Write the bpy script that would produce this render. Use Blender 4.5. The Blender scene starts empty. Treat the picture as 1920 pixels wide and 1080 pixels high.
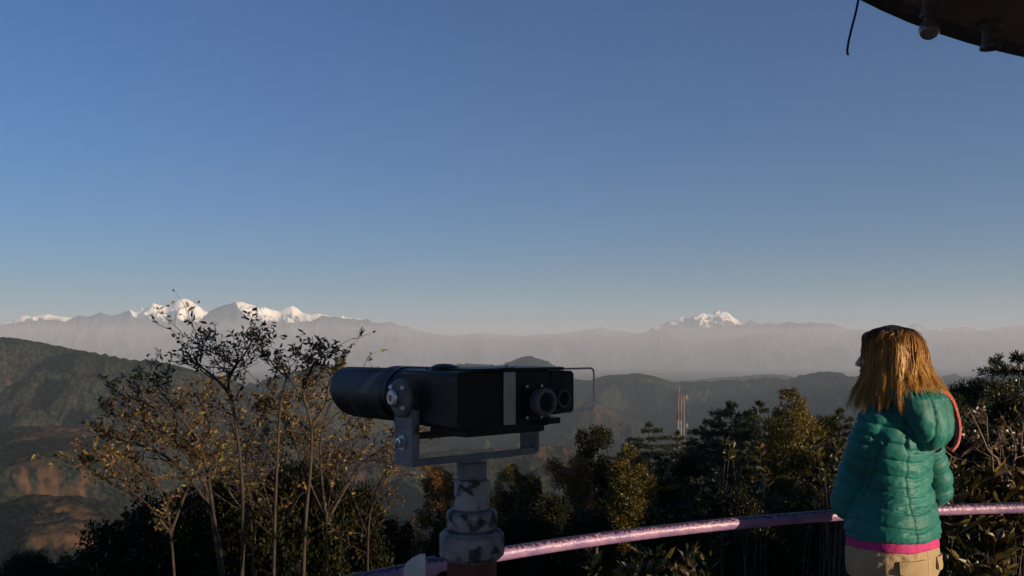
import bpy, bmesh, math, random
import numpy as np
from mathutils import Vector, Matrix, noise as mnoise

scene = bpy.context.scene
COL = scene.collection
R = math.radians

# ---------------------------------------------------------------- camera, sky, sun, exposure
EYE = 1.55
F = 1663.0                       # focal length in photo pixels (photo 1920 wide)
cam_d = bpy.data.cameras.new("camera")
cam = bpy.data.objects.new("camera", cam_d)
COL.objects.link(cam)
cam.location = (0, 0, EYE)
cam.rotation_euler = (R(90), 0, 0)
cam_d.sensor_width = 36.0
cam_d.lens = 36.0 * F / 1920.0
cam_d.shift_y = 110.0 / 1920.0
cam_d.clip_start = 0.05
cam_d.clip_end = 300000.0
scene.camera = cam

SUN_EL = 7.5                     # degrees above the horizon
SUN_AZ = 120.0                   # clockwise from the view axis (+Y)
sun_dir = Vector((math.sin(R(SUN_AZ)) * math.cos(R(SUN_EL)),
                  math.cos(R(SUN_AZ)) * math.cos(R(SUN_EL)), math.sin(R(SUN_EL))))
world = bpy.data.worlds.new("World")
scene.world = world
world.use_nodes = True
wn, wl = world.node_tree.nodes, world.node_tree.links
wn.clear()
w_out = wn.new("ShaderNodeOutputWorld")
w_bg = wn.new("ShaderNodeBackground")
w_sky = wn.new("ShaderNodeTexSky")
w_sky.sky_type = 'NISHITA'
w_sky.sun_disc = False
w_sky.sun_elevation = R(SUN_EL)
w_sky.sun_rotation = R(SUN_AZ)
w_sky.altitude = 2000
w_sky.air_density = 1.25
w_sky.dust_density = 2.5
w_sky.ozone_density = 6.6
w_bg.inputs["Strength"].default_value = 0.07
wl.new(w_sky.outputs[0], w_bg.inputs[0])
wl.new(w_bg.outputs[0], w_out.inputs[0])

sun_l = bpy.data.lights.new("sun", 'SUN')
sun_l.energy = 5.0
sun_l.angle = R(0.53)
sun_l.color = (1.0, 0.75, 0.5)
sun = bpy.data.objects.new("sun", sun_l)
COL.objects.link(sun)
sun.rotation_euler = sun_dir.to_track_quat('Z', 'Y').to_euler()

scene.view_settings.view_transform = 'Standard'
scene.view_settings.look = 'None'
scene.view_settings.exposure = 0.84
scene.view_settings.gamma = 1.0
scene.view_settings.use_curve_mapping = False
scene.cycles.volume_bounces = 4
scene.cycles.max_bounces = 8
scene.cycles.diffuse_bounces = 3
scene.cycles.transparent_max_bounces = 12
scene.cycles.use_denoising = True

# ---------------------------------------------------------------- helpers
def at(x, y, d):
    """photo pixel -> world point at depth d metres in front of the eye"""
    return Vector(((x - 960.0) / F * d, d, EYE + (650.0 - y) / F * d))

def tag(o, label=None, cat=None, group=None, kind=None):
    if label: o["label"] = label
    if cat: o["category"] = cat
    if group: o["group"] = group
    if kind: o["kind"] = kind
    return o

def empty(name, loc=(0, 0, 0), rz=0.0):
    o = bpy.data.objects.new(name, None)
    COL.objects.link(o)
    o.location = loc
    o.rotation_euler = (0, 0, rz)
    o.empty_display_size = 0.1
    return o

def link(name, me, mats=None, parent=None, smooth=True):
    o = bpy.data.objects.new(name, me)
    COL.objects.link(o)
    if parent is not None: o.parent = parent
    if mats is not None:
        for m in (mats if isinstance(mats, (list, tuple)) else [mats]):
            me.materials.append(m)
    if smooth and len(me.polygons):
        me.polygons.foreach_set("use_smooth", np.ones(len(me.polygons), dtype=bool))
    return o

def np_mesh(name, co, quads=None, tris=None):
    """fast mesh from numpy arrays"""
    me = bpy.data.meshes.new(name)
    co = np.asarray(co, dtype=np.float32)
    me.vertices.add(len(co))
    me.vertices.foreach_set("co", co.ravel())
    loops = []; starts = []; totals = []
    s = 0
    if quads is not None and len(quads):
        q = np.asarray(quads, dtype=np.int32)
        loops.append(q.ravel()); n = len(q)
        starts.append(s + np.arange(n, dtype=np.int32) * 4); totals.append(np.full(n, 4, dtype=np.int32)); s += n * 4
    if tris is not None and len(tris):
        t = np.asarray(tris, dtype=np.int32)
        loops.append(t.ravel()); n = len(t)
        starts.append(s + np.arange(n, dtype=np.int32) * 3); totals.append(np.full(n, 3, dtype=np.int32)); s += n * 3
    loops = np.concatenate(loops); starts = np.concatenate(starts); totals = np.concatenate(totals)
    me.loops.add(len(loops)); me.loops.foreach_set("vertex_index", loops)
    me.polygons.add(len(starts)); me.polygons.foreach_set("loop_start", starts)
    me.update(calc_edges=True)
    me.validate()
    return me

class MB:
    """collects simple solids and builds ONE mesh"""
    def __init__(s): s.v = []; s.f = []
    def add(s, vs, fs):
        k = len(s.v)
        s.v.extend([tuple(p) for p in vs]); s.f.extend([tuple(i + k for i in f) for f in fs])
        return s
    def box(s, c, half, ax=None):
        ax = ax or (Vector((1, 0, 0)), Vector((0, 1, 0)), Vector((0, 0, 1)))
        c = Vector(c); vs = []
        for i in (-1, 1):
            for j in (-1, 1):
                for k in (-1, 1):
                    vs.append(c + ax[0] * half[0] * i + ax[1] * half[1] * j + ax[2] * half[2] * k)
        fs = [(0, 1, 3, 2), (4, 6, 7, 5), (0, 4, 5, 1), (2, 3, 7, 6), (0, 2, 6, 4), (1, 5, 7, 3)]
        if ax[0].cross(ax[1]).dot(ax[2]) < 0: fs = [tuple(reversed(f)) for f in fs]
        return s.add(vs, fs)
    def tube(s, pts, rad, n=8, cap=True, closed=False, squash=1.0):
        pts = [Vector(p) for p in pts]
        if not hasattr(rad, '__len__'): rad = [rad] * len(pts)
        m = len(pts); vs = []; fs = []
        prev = None
        for i, p in enumerate(pts):
            if closed: t = (pts[(i + 1) % m] - pts[i - 1])
            else: t = (pts[min(i + 1, m - 1)] - pts[max(i - 1, 0)])
            t = t.normalized() if t.length > 1e-9 else Vector((0, 0, 1))
            if prev is None:
                u = t.orthogonal().normalized()
            else:
                u = prev - t * prev.dot(t)
                u = u.normalized() if u.length > 1e-6 else t.orthogonal().normalized()
            prev = u; w = t.cross(u)
            for k in range(n):
                a = 2 * math.pi * k / n
                vs.append(p + (u * math.cos(a) + w * math.sin(a) * squash) * rad[i])
        for i in range(m if closed else m - 1):
            for k in range(n):
                a = i * n + k; b = i * n + (k + 1) % n
                c = ((i + 1) % m) * n + (k + 1) % n; d = ((i + 1) % m) * n + k
                fs.append((a, b, c, d))
        if cap and not closed:
            fs.append(tuple(range(n - 1, -1, -1))); fs.append(tuple((m - 1) * n + k for k in range(n)))
        return s.add(vs, fs)
    def lathe(s, prof, c=(0, 0, 0), ax=None, n=32):
        """prof: [(radius, height)], axis ax[2]"""
        ax = ax or (Vector((1, 0, 0)), Vector((0, 1, 0)), Vector((0, 0, 1)))
        c = Vector(c); vs = []; fs = []
        for r, h in prof:
            for k in range(n):
                a = 2 * math.pi * k / n
                vs.append(c + ax[0] * math.cos(a) * r + ax[1] * math.sin(a) * r + ax[2] * h)
        m = len(prof)
        for i in range(m - 1):
            for k in range(n):
                fs.append((i * n + k, i * n + (k + 1) % n, (i + 1) * n + (k + 1) % n, (i + 1) * n + k))
        if prof[0][0] > 1e-5: fs.append(tuple(range(n - 1, -1, -1)))
        if prof[-1][0] > 1e-5: fs.append(tuple((m - 1) * n + k for k in range(n)))
        return s.add(vs, fs)
    def prism(s, poly, thick, c, ax):
        """polygon (u,v) in plane ax0,ax1 extruded +-thick/2 along ax2"""
        c = Vector(c); n = len(poly)
        vs = [c + ax[0] * u + ax[1] * v + ax[2] * (thick / 2) for u, v in poly] + \
             [c + ax[0] * u + ax[1] * v - ax[2] * (thick / 2) for u, v in poly]
        fs = [tuple(range(n)), tuple(range(2 * n - 1, n - 1, -1))]
        for i in range(n):
            j = (i + 1) % n
            fs.append((j, i, n + i, n + j))
        return s.add(vs, fs)
    def build(s, name, mat=None, parent=None, smooth=True, bevel=0.0, auto=35):
        me = bpy.data.meshes.new(name)
        me.from_pydata(s.v, [], s.f)
        bm = bmesh.new(); bm.from_mesh(me)
        bmesh.ops.remove_doubles(bm, verts=bm.verts, dist=1e-6)
        bmesh.ops.recalc_face_normals(bm, faces=bm.faces)
        bm.to_mesh(me); bm.free()
        o = link(name, me, mat, parent, smooth)
        if bevel > 0:
            b = o.modifiers.new("bevel", 'BEVEL'); b.width = bevel; b.segments = 2; b.limit_method = 'ANGLE'; b.angle_limit = R(40)
        if smooth and auto:
            try: me.set_sharp_from_angle(angle=R(auto))
            except Exception: pass
        return o

def copy_tree(o, parent=None):
    c = o.copy(); COL.objects.link(c); c.parent = parent
    for ch in o.children: copy_tree(ch, c)
    return c

# ---- numpy value noise
def _hash(ix, iy, seed):
    h = (ix.astype(np.int64) * 374761393 + iy.astype(np.int64) * 668265263 + seed * 974634777) & 0x7fffffff
    h = ((h ^ (h >> 13)) * 1274126177) & 0x7fffffff
    h = (h ^ (h >> 16)) & 0xffff
    return h / 65535.0
def vnoise(x, y, seed=0):
    ix = np.floor(x); iy = np.floor(y)
    fx = x - ix; fy = y - iy
    fx = fx * fx * fx * (fx * (fx * 6 - 15) + 10); fy = fy * fy * fy * (fy * (fy * 6 - 15) + 10)
    a = _hash(ix, iy, seed); b = _hash(ix + 1, iy, seed); c = _hash(ix, iy + 1, seed); d = _hash(ix + 1, iy + 1, seed)
    return (a * (1 - fx) + b * fx) * (1 - fy) + (c * (1 - fx) + d * fx) * fy
def fbm(x, y, octv=5, seed=0, gain=0.5):
    s = 0; a = 1.0; t = 0
    for i in range(octv):
        s = s + a * vnoise(x, y, seed + i * 7); t += a
        x, y = x * 1.93 + y * 0.55 + 11.3, y * 1.93 - x * 0.55 + 5.7; a *= gain
    return s / t
def ridged(x, y, octv=5, seed=0, gain=0.5):
    s = 0; a = 1.0; t = 0
    for i in range(octv):
        s = s + a * (1 - np.abs(vnoise(x, y, seed + i * 7) * 2 - 1)); t += a
        x, y = x * 1.93 + y * 0.55 + 11.3, y * 1.93 - x * 0.55 + 5.7; a *= gain
    return s / t

# ---- materials
def new_mat(name):
    m = bpy.data.materials.new(name); m.use_nodes = True
    nt = m.node_tree
    return m, nt, nt.nodes["Principled BSDF"], nt.nodes, nt.links
def ramp(nodes, stops):
    r = nodes.new("ShaderNodeValToRGB"); e = r.color_ramp.elements
    while len(e) > 1: e.remove(e[-1])
    e[0].position = stops[0][0]; e[0].color = (*stops[0][1], 1)
    for p, c in stops[1:]:
        k = e.new(p); k.color = (*c, 1)
    return r
def noisy_mat(name, c1, c2, scale=8.0, rough=0.6, metal=0.0, bump=0.0, bscale=40.0, detail=6, lo=0.35, hi=0.65,
              coord="Object", spec=0.5, c3=None, c3_lo=0.62, c3_hi=0.68, c3_scale=12.0, rough2=None):
    m, nt, b, N, L = new_mat(name)
    tc = N.new("ShaderNodeTexCoord")
    n1 = N.new("ShaderNodeTexNoise"); n1.inputs["Scale"].default_value = scale; n1.inputs["Detail"].default_value = detail
    L.new(tc.outputs[coord], n1.inputs["Vector"])
    rp = ramp(N, [(lo, c1), (hi, c2)])
    L.new(n1.outputs[0], rp.inputs[0])
    col = rp.outputs[0]
    if c3:
        n3 = N.new("ShaderNodeTexNoise"); n3.inputs["Scale"].default_value = c3_scale; n3.inputs["Detail"].default_value = 5
        L.new(tc.outputs[coord], n3.inputs["Vector"])
        mr = N.new("ShaderNodeMapRange"); mr.inputs[1].default_value = c3_lo; mr.inputs[2].default_value = c3_hi
        L.new(n3.outputs[0], mr.inputs[0])
        mx = N.new("ShaderNodeMix"); mx.data_type = 'RGBA'
        L.new(mr.outputs[0], mx.inputs[0]); L.new(col, mx.inputs[6]); mx.inputs[7].default_value = (*c3, 1)
        col = mx.outputs[2]
        if rough2 is not None:
            mq = N.new("ShaderNodeMapRange"); mq.inputs[1].default_value = 0; mq.inputs[2].default_value = 1
            mq.inputs[3].default_value = rough; mq.inputs[4].default_value = rough2
            L.new(mr.outputs[0], mq.inputs[0]); L.new(mq.outputs[0], b.inputs["Roughness"])
    L.new(col, b.inputs["Base Color"])
    if rough2 is None: b.inputs["Roughness"].default_value = rough
    b.inputs["Metallic"].default_value = metal
    b.inputs["Specular IOR Level"].default_value = spec
    if bump > 0:
        n2 = N.new("ShaderNodeTexNoise"); n2.inputs["Scale"].default_value = bscale; n2.inputs["Detail"].default_value = 6
        L.new(tc.outputs[coord], n2.inputs["Vector"])
        bp = N.new("ShaderNodeBump"); bp.inputs["Strength"].default_value = bump; bp.inputs["Distance"].default_value = 0.01
        L.new(n2.outputs[0], bp.inputs["Height"]); L.new(bp.outputs[0], b.inputs["Normal"])
    return m
# ---------------------------------------------------------------- terrain: one sheet in polar rings round the viewpoint
TREE_H = 9.0
RIDGES = [  # depth (m), crest profile in photo pixels, front slope, back slope, noise seed
    (6000, [(-700, 560), (-300, 600), (0, 631), (30, 633), (60, 638), (100, 646), (130, 652), (190, 660), (225, 668), (250, 675), (268, 671), (300, 675), (330, 683), (370, 695), (430, 710), (500, 735), (560, 765), (640, 810), (760, 880)], .36, .3),
    (3500, [(-300, 815), (0, 804), (60, 797), (110, 797), (150, 799), (190, 811), (225, 835), (260, 870), (330, 940)], .34, .25),
    (2300, [(-300, 930), (0, 945), (60, 925), (130, 925), (200, 950), (245, 1000), (300, 1090)], .36, .2),
    (9500, [(330, 745), (420, 725), (480, 714), (520, 705), (560, 693), (600, 683), (640, 692), (700, 716), (760, 740), (860, 790), (1000, 850)], .3, .3),
    (15000, [(640, 760), (740, 712), (780, 698), (815, 688), (850, 677), (880, 681), (915, 683), (945, 681), (975, 669), (1000, 665), (1025, 672), (1040, 684), (1060, 700), (1110, 716), (1200, 740)], .3, .3),
    (12500, [(960, 725), (1060, 708), (1110, 706), (1150, 703), (1198, 699), (1225, 704), (1262, 717), (1290, 714), (1330, 713), (1380, 712), (1440, 707), (1500, 702), (1545, 696), (1600, 699), (1700, 712), (1780, 725), (1850, 738), (2000, 760)], .26, .3),
    (9000, [(1640, 770), (1700, 748), (1780, 725), (1810, 714), (1840, 706), (1880, 698), (1920, 690), (2100, 665), (2500, 640)], .3, .3),
    (9000, [(900, 775), (980, 752), (1050, 742), (1120, 752), (1170, 772), (1220, 796), (1300, 826), (1400, 850), (1500, 880)], .26, .3),
    (4300, [(560, 880), (700, 856), (800, 846), (880, 838), (960, 834), (1020, 827), (1080, 838), (1130, 862), (1200, 905)], .22, .25),
    (2700, [(430, 1000), (560, 960), (650, 950), (720, 965), (780, 1000), (840, 1060)], .3, .25),
    (18500, [(1150, 720), (1300, 712), (1370, 705), (1440, 700), (1500, 706), (1600, 706), (1700, 700), (1745, 696), (1800, 700), (1850, 706), (1920, 700), (2000, 700)], .2, .2),
]
def interp_profile(prof, x):
    px = np.array([p[0] for p in prof], float); py = np.array([p[1] for p in prof], float)
    y = (np.interp(x - 9, px, py) + np.interp(x, px, py) * 2 + np.interp(x + 9, px, py)) / 4
    # beyond the traced ends the ridge dies away
    y = y + np.where(x < px[0], (px[0] - x) * 0.25, 0) + np.where(x > px[-1], (x - px[-1]) * 0.25, 0)
    return y

def terrain_height(th, r):
    """th azimuth, r radius -> z and 'open ground' mask"""
    X = r * np.sin(th); Y = r * np.cos(th)
    base = -4.6 - 0.16 * np.clip(r - 7, 0, 90) - 0.30 * np.clip(r - 97, 0, 450) - 0.20 * np.clip(r - 547, 0, 3200)
    base = base - 0.02 * np.clip(r - 3700, 0, 3000)
    n_big = fbm(X / 900.0, Y / 900.0, 4, 3) - 0.5
    base = base + n_big * np.clip(r / 1500.0, 0, 1) * 220
    base = np.maximum(base, -830 + 60 * n_big)
    # warp
    wx = (fbm(X / 1500.0, Y / 1500.0, 3, 21) - .5) * 900; wy = (fbm(X / 1500.0, Y / 1500.0, 3, 22) - .5) * 900
    g1 = ridged((X + wx) / 1300.0, (Y + wy) / 1300.0, 5, 5)
    g2 = ridged((X + wy * .3) / 420.0, (Y + wx * .3) / 420.0, 4, 9)
    # spurs that run down towards the lower left, lit on their right flanks
    ac = X * .84 - Y * .54; al = X * .54 + Y * .84
    g3 = ridged((ac + wx * .5) / 760.0, (al + wy * .5) / 2300.0, 4, 15, .45)
    g4 = ridged((ac + wy * .3) / 250.0, (al + wx * .3) / 700.0, 3, 19, .5)
    z = base.copy()
    x = 960 + F * np.tan(np.clip(th, -1.3, 1.3))
    front = np.abs(th) < 1.3
    for i, (D, prof, fs, bs) in enumerate(RIDGES):
        q0 = np.clip(np.abs(D - Y) / (D * .12), 0, 1)
        py = interp_profile(prof, x + wx * q0 * .12 * F / D * 2.2)
        crest = EYE + (650.0 - py) / F * D - (TREE_H if D < 10000 else 5.0)
        q = D - Y
        drop = np.where(q > 0, q * fs, -q * bs)
        # gullies and spurs, fading to nothing at the crest so the skyline stays put
        amp = np.clip(drop / 170.0, 0, 1.0) ** .8
        k = min(D / 3300.0, 2.5)
        nse = amp * ((g1 - .62) * 200 * min(k, 1.6) + (g3 - .68) * 1150 * min(k, 1.3) + (g2 - .6) * 60 * min(k, 1.3) + (g4 - .6) * 260 * min(k, 1.3))
        h = crest - drop + np.where(q > 0, np.minimum(nse, .8 * drop), np.minimum(nse, 0))
        h = np.where(front, h, -5000)
        z = np.maximum(z, h)
    return z

def build_terrain():
    th_f = np.linspace(R(-34), R(34), 1560)
    th_o = np.concatenate([np.linspace(R(34), R(60), 70)[1:], np.linspace(R(60), R(300), 90)[1:], np.linspace(R(300), R(326), 70)[1:-1]])
    th = np.concatenate([th_f, th_o])
    r = np.concatenate([np.geomspace(3.0, 500, 110)[:-1], np.geomspace(500, 13000, 780)[:-1], np.geomspace(13000, 60000, 90)])
    TH, RR = np.meshgrid(th, r)           # rows: rings
    Z = terrain_height(TH, RR)
    X = RR * np.sin(TH); Y = RR * np.cos(TH)
    # canopy of trees: bumps of crown size, fading where far
    far = np.clip((RR - 150) / 400, 0, 1)
    bump = (vnoise(X / 21.0, Y / 21.0, 51) * .9 + vnoise(X / 9.0, Y / 9.0, 57) * .6)
    big = fbm(X / 60., Y / 60., 3, 61)
    openf = fbm(X / 420.0 + 3, Y / 420.0, 4, 77)
    px = 960 + F * np.tan(np.clip(TH, -1.3, 1.3)); py = 650 - (Z - EYE) / np.maximum(Y, 1) * F
    # bare fields and brown grass: on the low spurs at the left, on the valley floor, the sunny spurs of the middle ridge
    def blob(cx, cy, sx, sy): return np.exp(-(((px - cx) / sx) ** 2 + ((py - cy) / sy) ** 2))
    m = .95 * blob(130, 812, 85, 17) + .8 * blob(50, 870, 30, 50) + 1.0 * blob(110, 985, 105, 55) + .5 * blob(110, 900, 60, 40) + .55 * blob(225, 742, 45, 22) + .4 * blob(180, 705, 30, 20) \
        + .5 * blob(300, 725, 50, 18) + .5 * blob(700, 960, 60, 50) + .65 * blob(1120, 770, 80, 26) + .7 * blob(1010, 845, 110, 28) + .55 * blob(720, 880, 130, 35) + .3 * blob(400, 790, 200, 60) + .35 * blob(600, 745, 80, 40)
    m = m * .86 + (openf - .5) * 1.3 + (fbm(X / 38., Y / 38., 4, 83) - .5) * 1.2
    m = np.where((RR > 400) & (RR < 16000), m, -1)
    opn = np.clip((m - .52) / .22, 0, 1)
    Z = Z + far * (1 - opn) * (TREE_H * .9 * bump + 6 * (big - .5)) * np.clip(1.2 - RR / 60000., .3, 1)
    # terraced steps on the open ground
    st = 9.0
    ph = Z / st + fbm(X / 90., Y / 90., 2, 91) * 3
    Z = Z + opn * (np.abs((ph % 1) * 2 - 1) - .5) * st * .22
    n, m_ = len(r), len(th)
    co = np.stack([X, Y, Z], -1).reshape(-1, 3)
    i = np.arange(n - 1)[:, None]; j = np.arange(m_)[None, :]
    jn = (j + 1) % m_
    q = np.stack([i * m_ + j + 0 * i, i * m_ + jn + 0 * i, (i + 1) * m_ + jn, (i + 1) * m_ + j], -1).reshape(-1, 4)
    # close the middle
    c = len(co); co = np.vstack([co, [[0, 0, Z[0].mean()]]])
    t = np.stack([np.full(m_, c), (np.arange(m_) + 1) % m_, np.arange(m_)], -1)
    me = np_mesh("ground", co, q[:, ::-1], t)
    a = me.attributes.new("open_ground", 'FLOAT', 'POINT')
    a.data.foreach_set("value", np.append(opn.ravel(), 0).astype(np.float32))
    return me

def ground_material():
    m, nt, b, N, L = new_mat("hill_forest_and_fields")
    geo = N.new("ShaderNodeNewGeometry")
    at_ = N.new("ShaderNodeAttribute"); at_.attribute_name = "open_ground"
    def nz(scale, det=4):
        n = N.new("ShaderNodeTexNoise"); n.inputs["Scale"].default_value = scale; n.inputs["Detail"].default_value = det
        L.new(geo.outputs["Position"], n.inputs["Vector"]); return n
    n1 = nz(.05, 8); n2 = nz(.006, 4); n3 = nz(.03, 5)
    forest = ramp(N, [(.40, (.004, .006, .005)), (.5, (.011, .0145, .011)), (.60, (.027, .028, .018))])
    L.new(n1.outputs[0], forest.inputs[0])
    tint = ramp(N, [(.35, (.85, 1.0, 1.02)), (.65, (1.25, 1.05, .9))])
    L.new(n2.outputs[0], tint.inputs[0])
    mu = N.new("ShaderNodeMix"); mu.data_type = 'RGBA'; mu.blend_type = 'MULTIPLY'; mu.inputs[0].default_value = 1
    L.new(forest.outputs[0], mu.inputs[6]); L.new(tint.outputs[0], mu.inputs[7])
    field = ramp(N, [(.32, (.022, .016, .011)), (.5, (.065, .038, .022)), (.68, (.12, .066, .035))])
    L.new(n3.outputs[0], field.inputs[0])
    mx = N.new("ShaderNodeMix"); mx.data_type = 'RGBA'
    L.new(at_.outputs["Fac"], mx.inputs[0]); L.new(mu.outputs[2], mx.inputs[6]); L.new(field.outputs[0], mx.inputs[7])
    L.new(mx.outputs[2], b.inputs["Base Color"])
    b.inputs["Roughness"].default_value = 1.0
    b.inputs["Specular IOR Level"].default_value = 0.0
    n4 = nz(.12, 5)
    bp = N.new("ShaderNodeBump"); bp.inputs["Strength"].default_value = .7; bp.inputs["Distance"].default_value = 5.0
    L.new(n4.outputs[0], bp.inputs["Height"]); L.new(bp.outputs[0], b.inputs["Normal"])
    return m

GROUND = link("ground", build_terrain(), ground_material())
tag(GROUND, kind="structure")

# ---------------------------------------------------------------- the snow range on the horizon
SNOW = [(-500, 612), (-200, 600), (-60, 612), (0, 606), (25, 602), (40, 592), (60, 593), (85, 588), (104, 592), (125, 594), (160, 600), (200, 604), (235, 590), (243, 580), (255, 586), (272, 580), (288, 567), (305, 573), (312, 577), (322, 572), (333, 563),
        (342, 560), (352, 561), (362, 567), (372, 572), (382, 580), (395, 588), (420, 580), (443, 566), (452, 565), (462, 568), (475, 571), (490, 577), (510, 581), (524, 583), (535, 577), (546, 572), (556, 577), (566, 586), (580, 590), (592, 588), (600, 588),
        (620, 594), (640, 592), (660, 600), (700, 606), (740, 609), (765, 611), (800, 624), (850, 629), (890, 626), (920, 627), (960, 630), (1010, 628), (1050, 626), (1078, 622), (1100, 618), (1118, 617), (1132, 612), (1145, 618), (1172, 622), (1200, 627), (1230, 612),
        (1260, 601), (1277, 595), (1290, 597), (1303, 592), (1318, 587), (1325, 590), (1340, 589), (1357, 584), (1366, 587), (1377, 596), (1388, 603), (1400, 604), (1407, 599), (1416, 604), (1440, 611), (1480, 608), (1512, 605), (1530, 610), (1560, 612), (1600, 618),
        (1650, 618), (1690, 611), (1726, 608), (1740, 617), (1760, 617), (1785, 614), (1798, 616), (1812, 609), (1824, 617), (1850, 619), (1890, 612), (1905, 610), (1925, 615), (2000, 606), (2300, 600), (2600, 610)]
DARK = [(-500, 610), (-100, 612), (0, 609), (60, 601), (120, 604), (148, 591), (165, 594), (188, 586), (210, 592), (222, 590), (243, 582), (250, 594), (280, 602), (330, 604), (372, 604), (395, 582), (410, 575), (425, 570), (442, 567), (449, 580), (470, 600), (520, 604),
        (560, 606), (580, 604), (602, 592), (620, 594), (645, 596), (670, 600), (700, 604), (735, 606), (758, 613), (800, 626), (850, 632), (900, 632), (960, 634), (1060, 632), (1180, 630), (1205, 624), (1225, 620), (1250, 612), (1275, 607), (1290, 614), (1330, 616),
        (1375, 610), (1395, 608), (1420, 609), (1440, 605), (1460, 608), (1480, 603), (1500, 607), (1520, 604), (1545, 607), (1560, 606), (1575, 612), (1600, 620), (1700, 622), (1760, 622), (1850, 621), (1920, 620), (2300, 610), (2600, 615)]
def range_mesh(name, prof, D, slope, seed, amp, jg=48, rows=150, depth=9000):
    xs = np.arange(-650, 2650, 2.2)
    u = (xs - 960) / F
    q = np.concatenate([np.linspace(-3000, 0, 20)[:-1], np.linspace(0, 1, rows) ** 1.25 * depth])
    U, Q = np.meshgrid(u, q)
    XP = 960 + U * F
    px = np.array([p[0] for p in prof], float); py = np.array([p[1] for p in prof], float)
    y = np.interp(XP, px, py)
    # blur the crest line as it comes forward, so spurs do not run straight down
    sh = (fbm(XP / 90., Q / 2200., 3, seed + 4) - .5) * 60 * np.clip(Q / 2500, 0, 1)
    y = np.interp(XP + sh, px, py)
    crest = EYE + (650 - y) / F * D
    Y = D - Q
    X = U * Y
    drop = np.where(Q > 0, Q * slope, -Q * slope)
    a = np.clip(np.abs(Q) / 700., 0.0, 1)
    n = ridged(X / 2600., Y / 2600., 6, seed, .55) - .72
    fine = ridged(X / 700., Y / 700., 4, seed + 31, .6) - .7
    jag = (ridged(X / 380., Y / 2600. + X * 0, 5, seed + 9, .65) - .55) * jg
    Z = crest - drop + a * n * amp + (0.10 + a) * fine * amp * .40 + jag * (1 - a * .5)
    co = np.stack([X, Y, Z], -1).reshape(-1, 3)
    nr, nc = len(q), len(u)
    i = np.arange(nr - 1)[:, None]; j = np.arange(nc - 1)[None, :]
    f = np.stack([i * nc + j, (i + 1) * nc + j, (i + 1) * nc + j + 1, i * nc + j + 1], -1).reshape(-1, 4)
    return np_mesh(name, co, f)
def snow_material(name, lo, hi, rock):
    m, nt, b, N, L = new_mat(name)
    geo = N.new("ShaderNodeNewGeometry")
    sp = N.new("ShaderNodeSeparateXYZ"); L.new(geo.outputs["Position"], sp.inputs[0])
    sn = N.new("ShaderNodeSeparateXYZ"); L.new(geo.outputs["Normal"], sn.inputs[0])
    n1 = N.new("ShaderNodeTexNoise"); n1.inputs["Scale"].default_value = .0011; n1.inputs["Detail"].default_value = 8
    L.new(geo.outputs["Position"], n1.inputs["Vector"])
    ma = N.new("ShaderNodeMath"); ma.operation = 'MULTIPLY_ADD'; ma.inputs[1].default_value = 2000; L.new(n1.outputs[0], ma.inputs[0])
    L.new(sp.outputs["Z"], ma.inputs[2])
    # steep faces hold less snow
    mb = N.new("ShaderNodeMath"); mb.operation = 'MULTIPLY_ADD'; mb.inputs[1].default_value = 900
    L.new(sn.outputs["Z"], mb.inputs[0]); L.new(ma.outputs[0], mb.inputs[2])
    mr = N.new("ShaderNodeMapRange"); mr.inputs[1].default_value = lo; mr.inputs[2].default_value = hi
    L.new(mb.outputs[0], mr.inputs[0])
    mx = N.new("ShaderNodeMix"); mx.data_type = 'RGBA'
    L.new(mr.outputs[0], mx.inputs[0]); mx.inputs[6].default_value = (*rock, 1); mx.inputs[7].default_value = (.82, .79, .75, 1)
    L.new(mx.outputs[2], b.inputs["Base Color"]); b.inputs["Roughness"].default_value = .9
    b.inputs["Specular IOR Level"].default_value = 0.1
    return m
SN_D, DK_D = 42000, 37000
sm = link("snow_mountains", range_mesh("snow_mountains", SNOW, SN_D, .42, 101, 2200), snow_material("snow_and_rock", 2550, 2800, (.07, .07, .075)))
tag(sm, kind="structure")
dm = link("dark_mountains", range_mesh("dark_mountains", DARK, DK_D, .34, 202, 1500, 50), snow_material("haze_blue_rock", 5000, 5600, (.045, .06, .085)))  # blue of the distant haze is mixed into the rock colour
tag(dm, kind="structure")

# ---------------------------------------------------------------- the air
def build_haze():
    mb = MB(); x, y0, y1 = 62000, -61000, 64000
    z0, z1 = -1400, 2650
    mb.box((0, (y0 + y1) / 2, (z0 + z1) / 2), (x, (y1 - y0) / 2, (z1 - z0) / 2))
    m = bpy.data.materials.new("haze_air"); m.use_nodes = True
    N, L = m.node_tree.nodes, m.node_tree.links
    N.clear()
    o = N.new("ShaderNodeOutputMaterial"); v = N.new("ShaderNodeVolumePrincipled")
    v.inputs["Color"].default_value = (.70, .86, 1, 1)
    v.inputs["Density"].default_value = HAZE_DENSITY
    v.inputs["Anisotropy"].default_value = 0.0
    L.new(v.outputs[0], o.inputs["Volume"])
    h = mb.build("haze", m, smooth=False)
    tag(h, kind="stuff")
HAZE_DENSITY = 1.95e-5
build_haze()
def build_mist():
    """the denser layer that fills the wide valley between the near hills and the snow range"""
    mb = MB(); mb.box((0, 26400, -345), (60000, 10000, 1045))
    m = bpy.data.materials.new("valley_air"); m.use_nodes = True
    N, L = m.node_tree.nodes, m.node_tree.links
    N.clear()
    o = N.new("ShaderNodeOutputMaterial"); v = N.new("ShaderNodeVolumePrincipled")
    v.inputs["Color"].default_value = (1, .94, .93, 1)
    v.inputs["Density"].default_value = 3.1e-5
    L.new(v.outputs[0], o.inputs["Volume"])
    tag(mb.build("valley_mist", m, smooth=False), kind="stuff")
build_mist()
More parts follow.
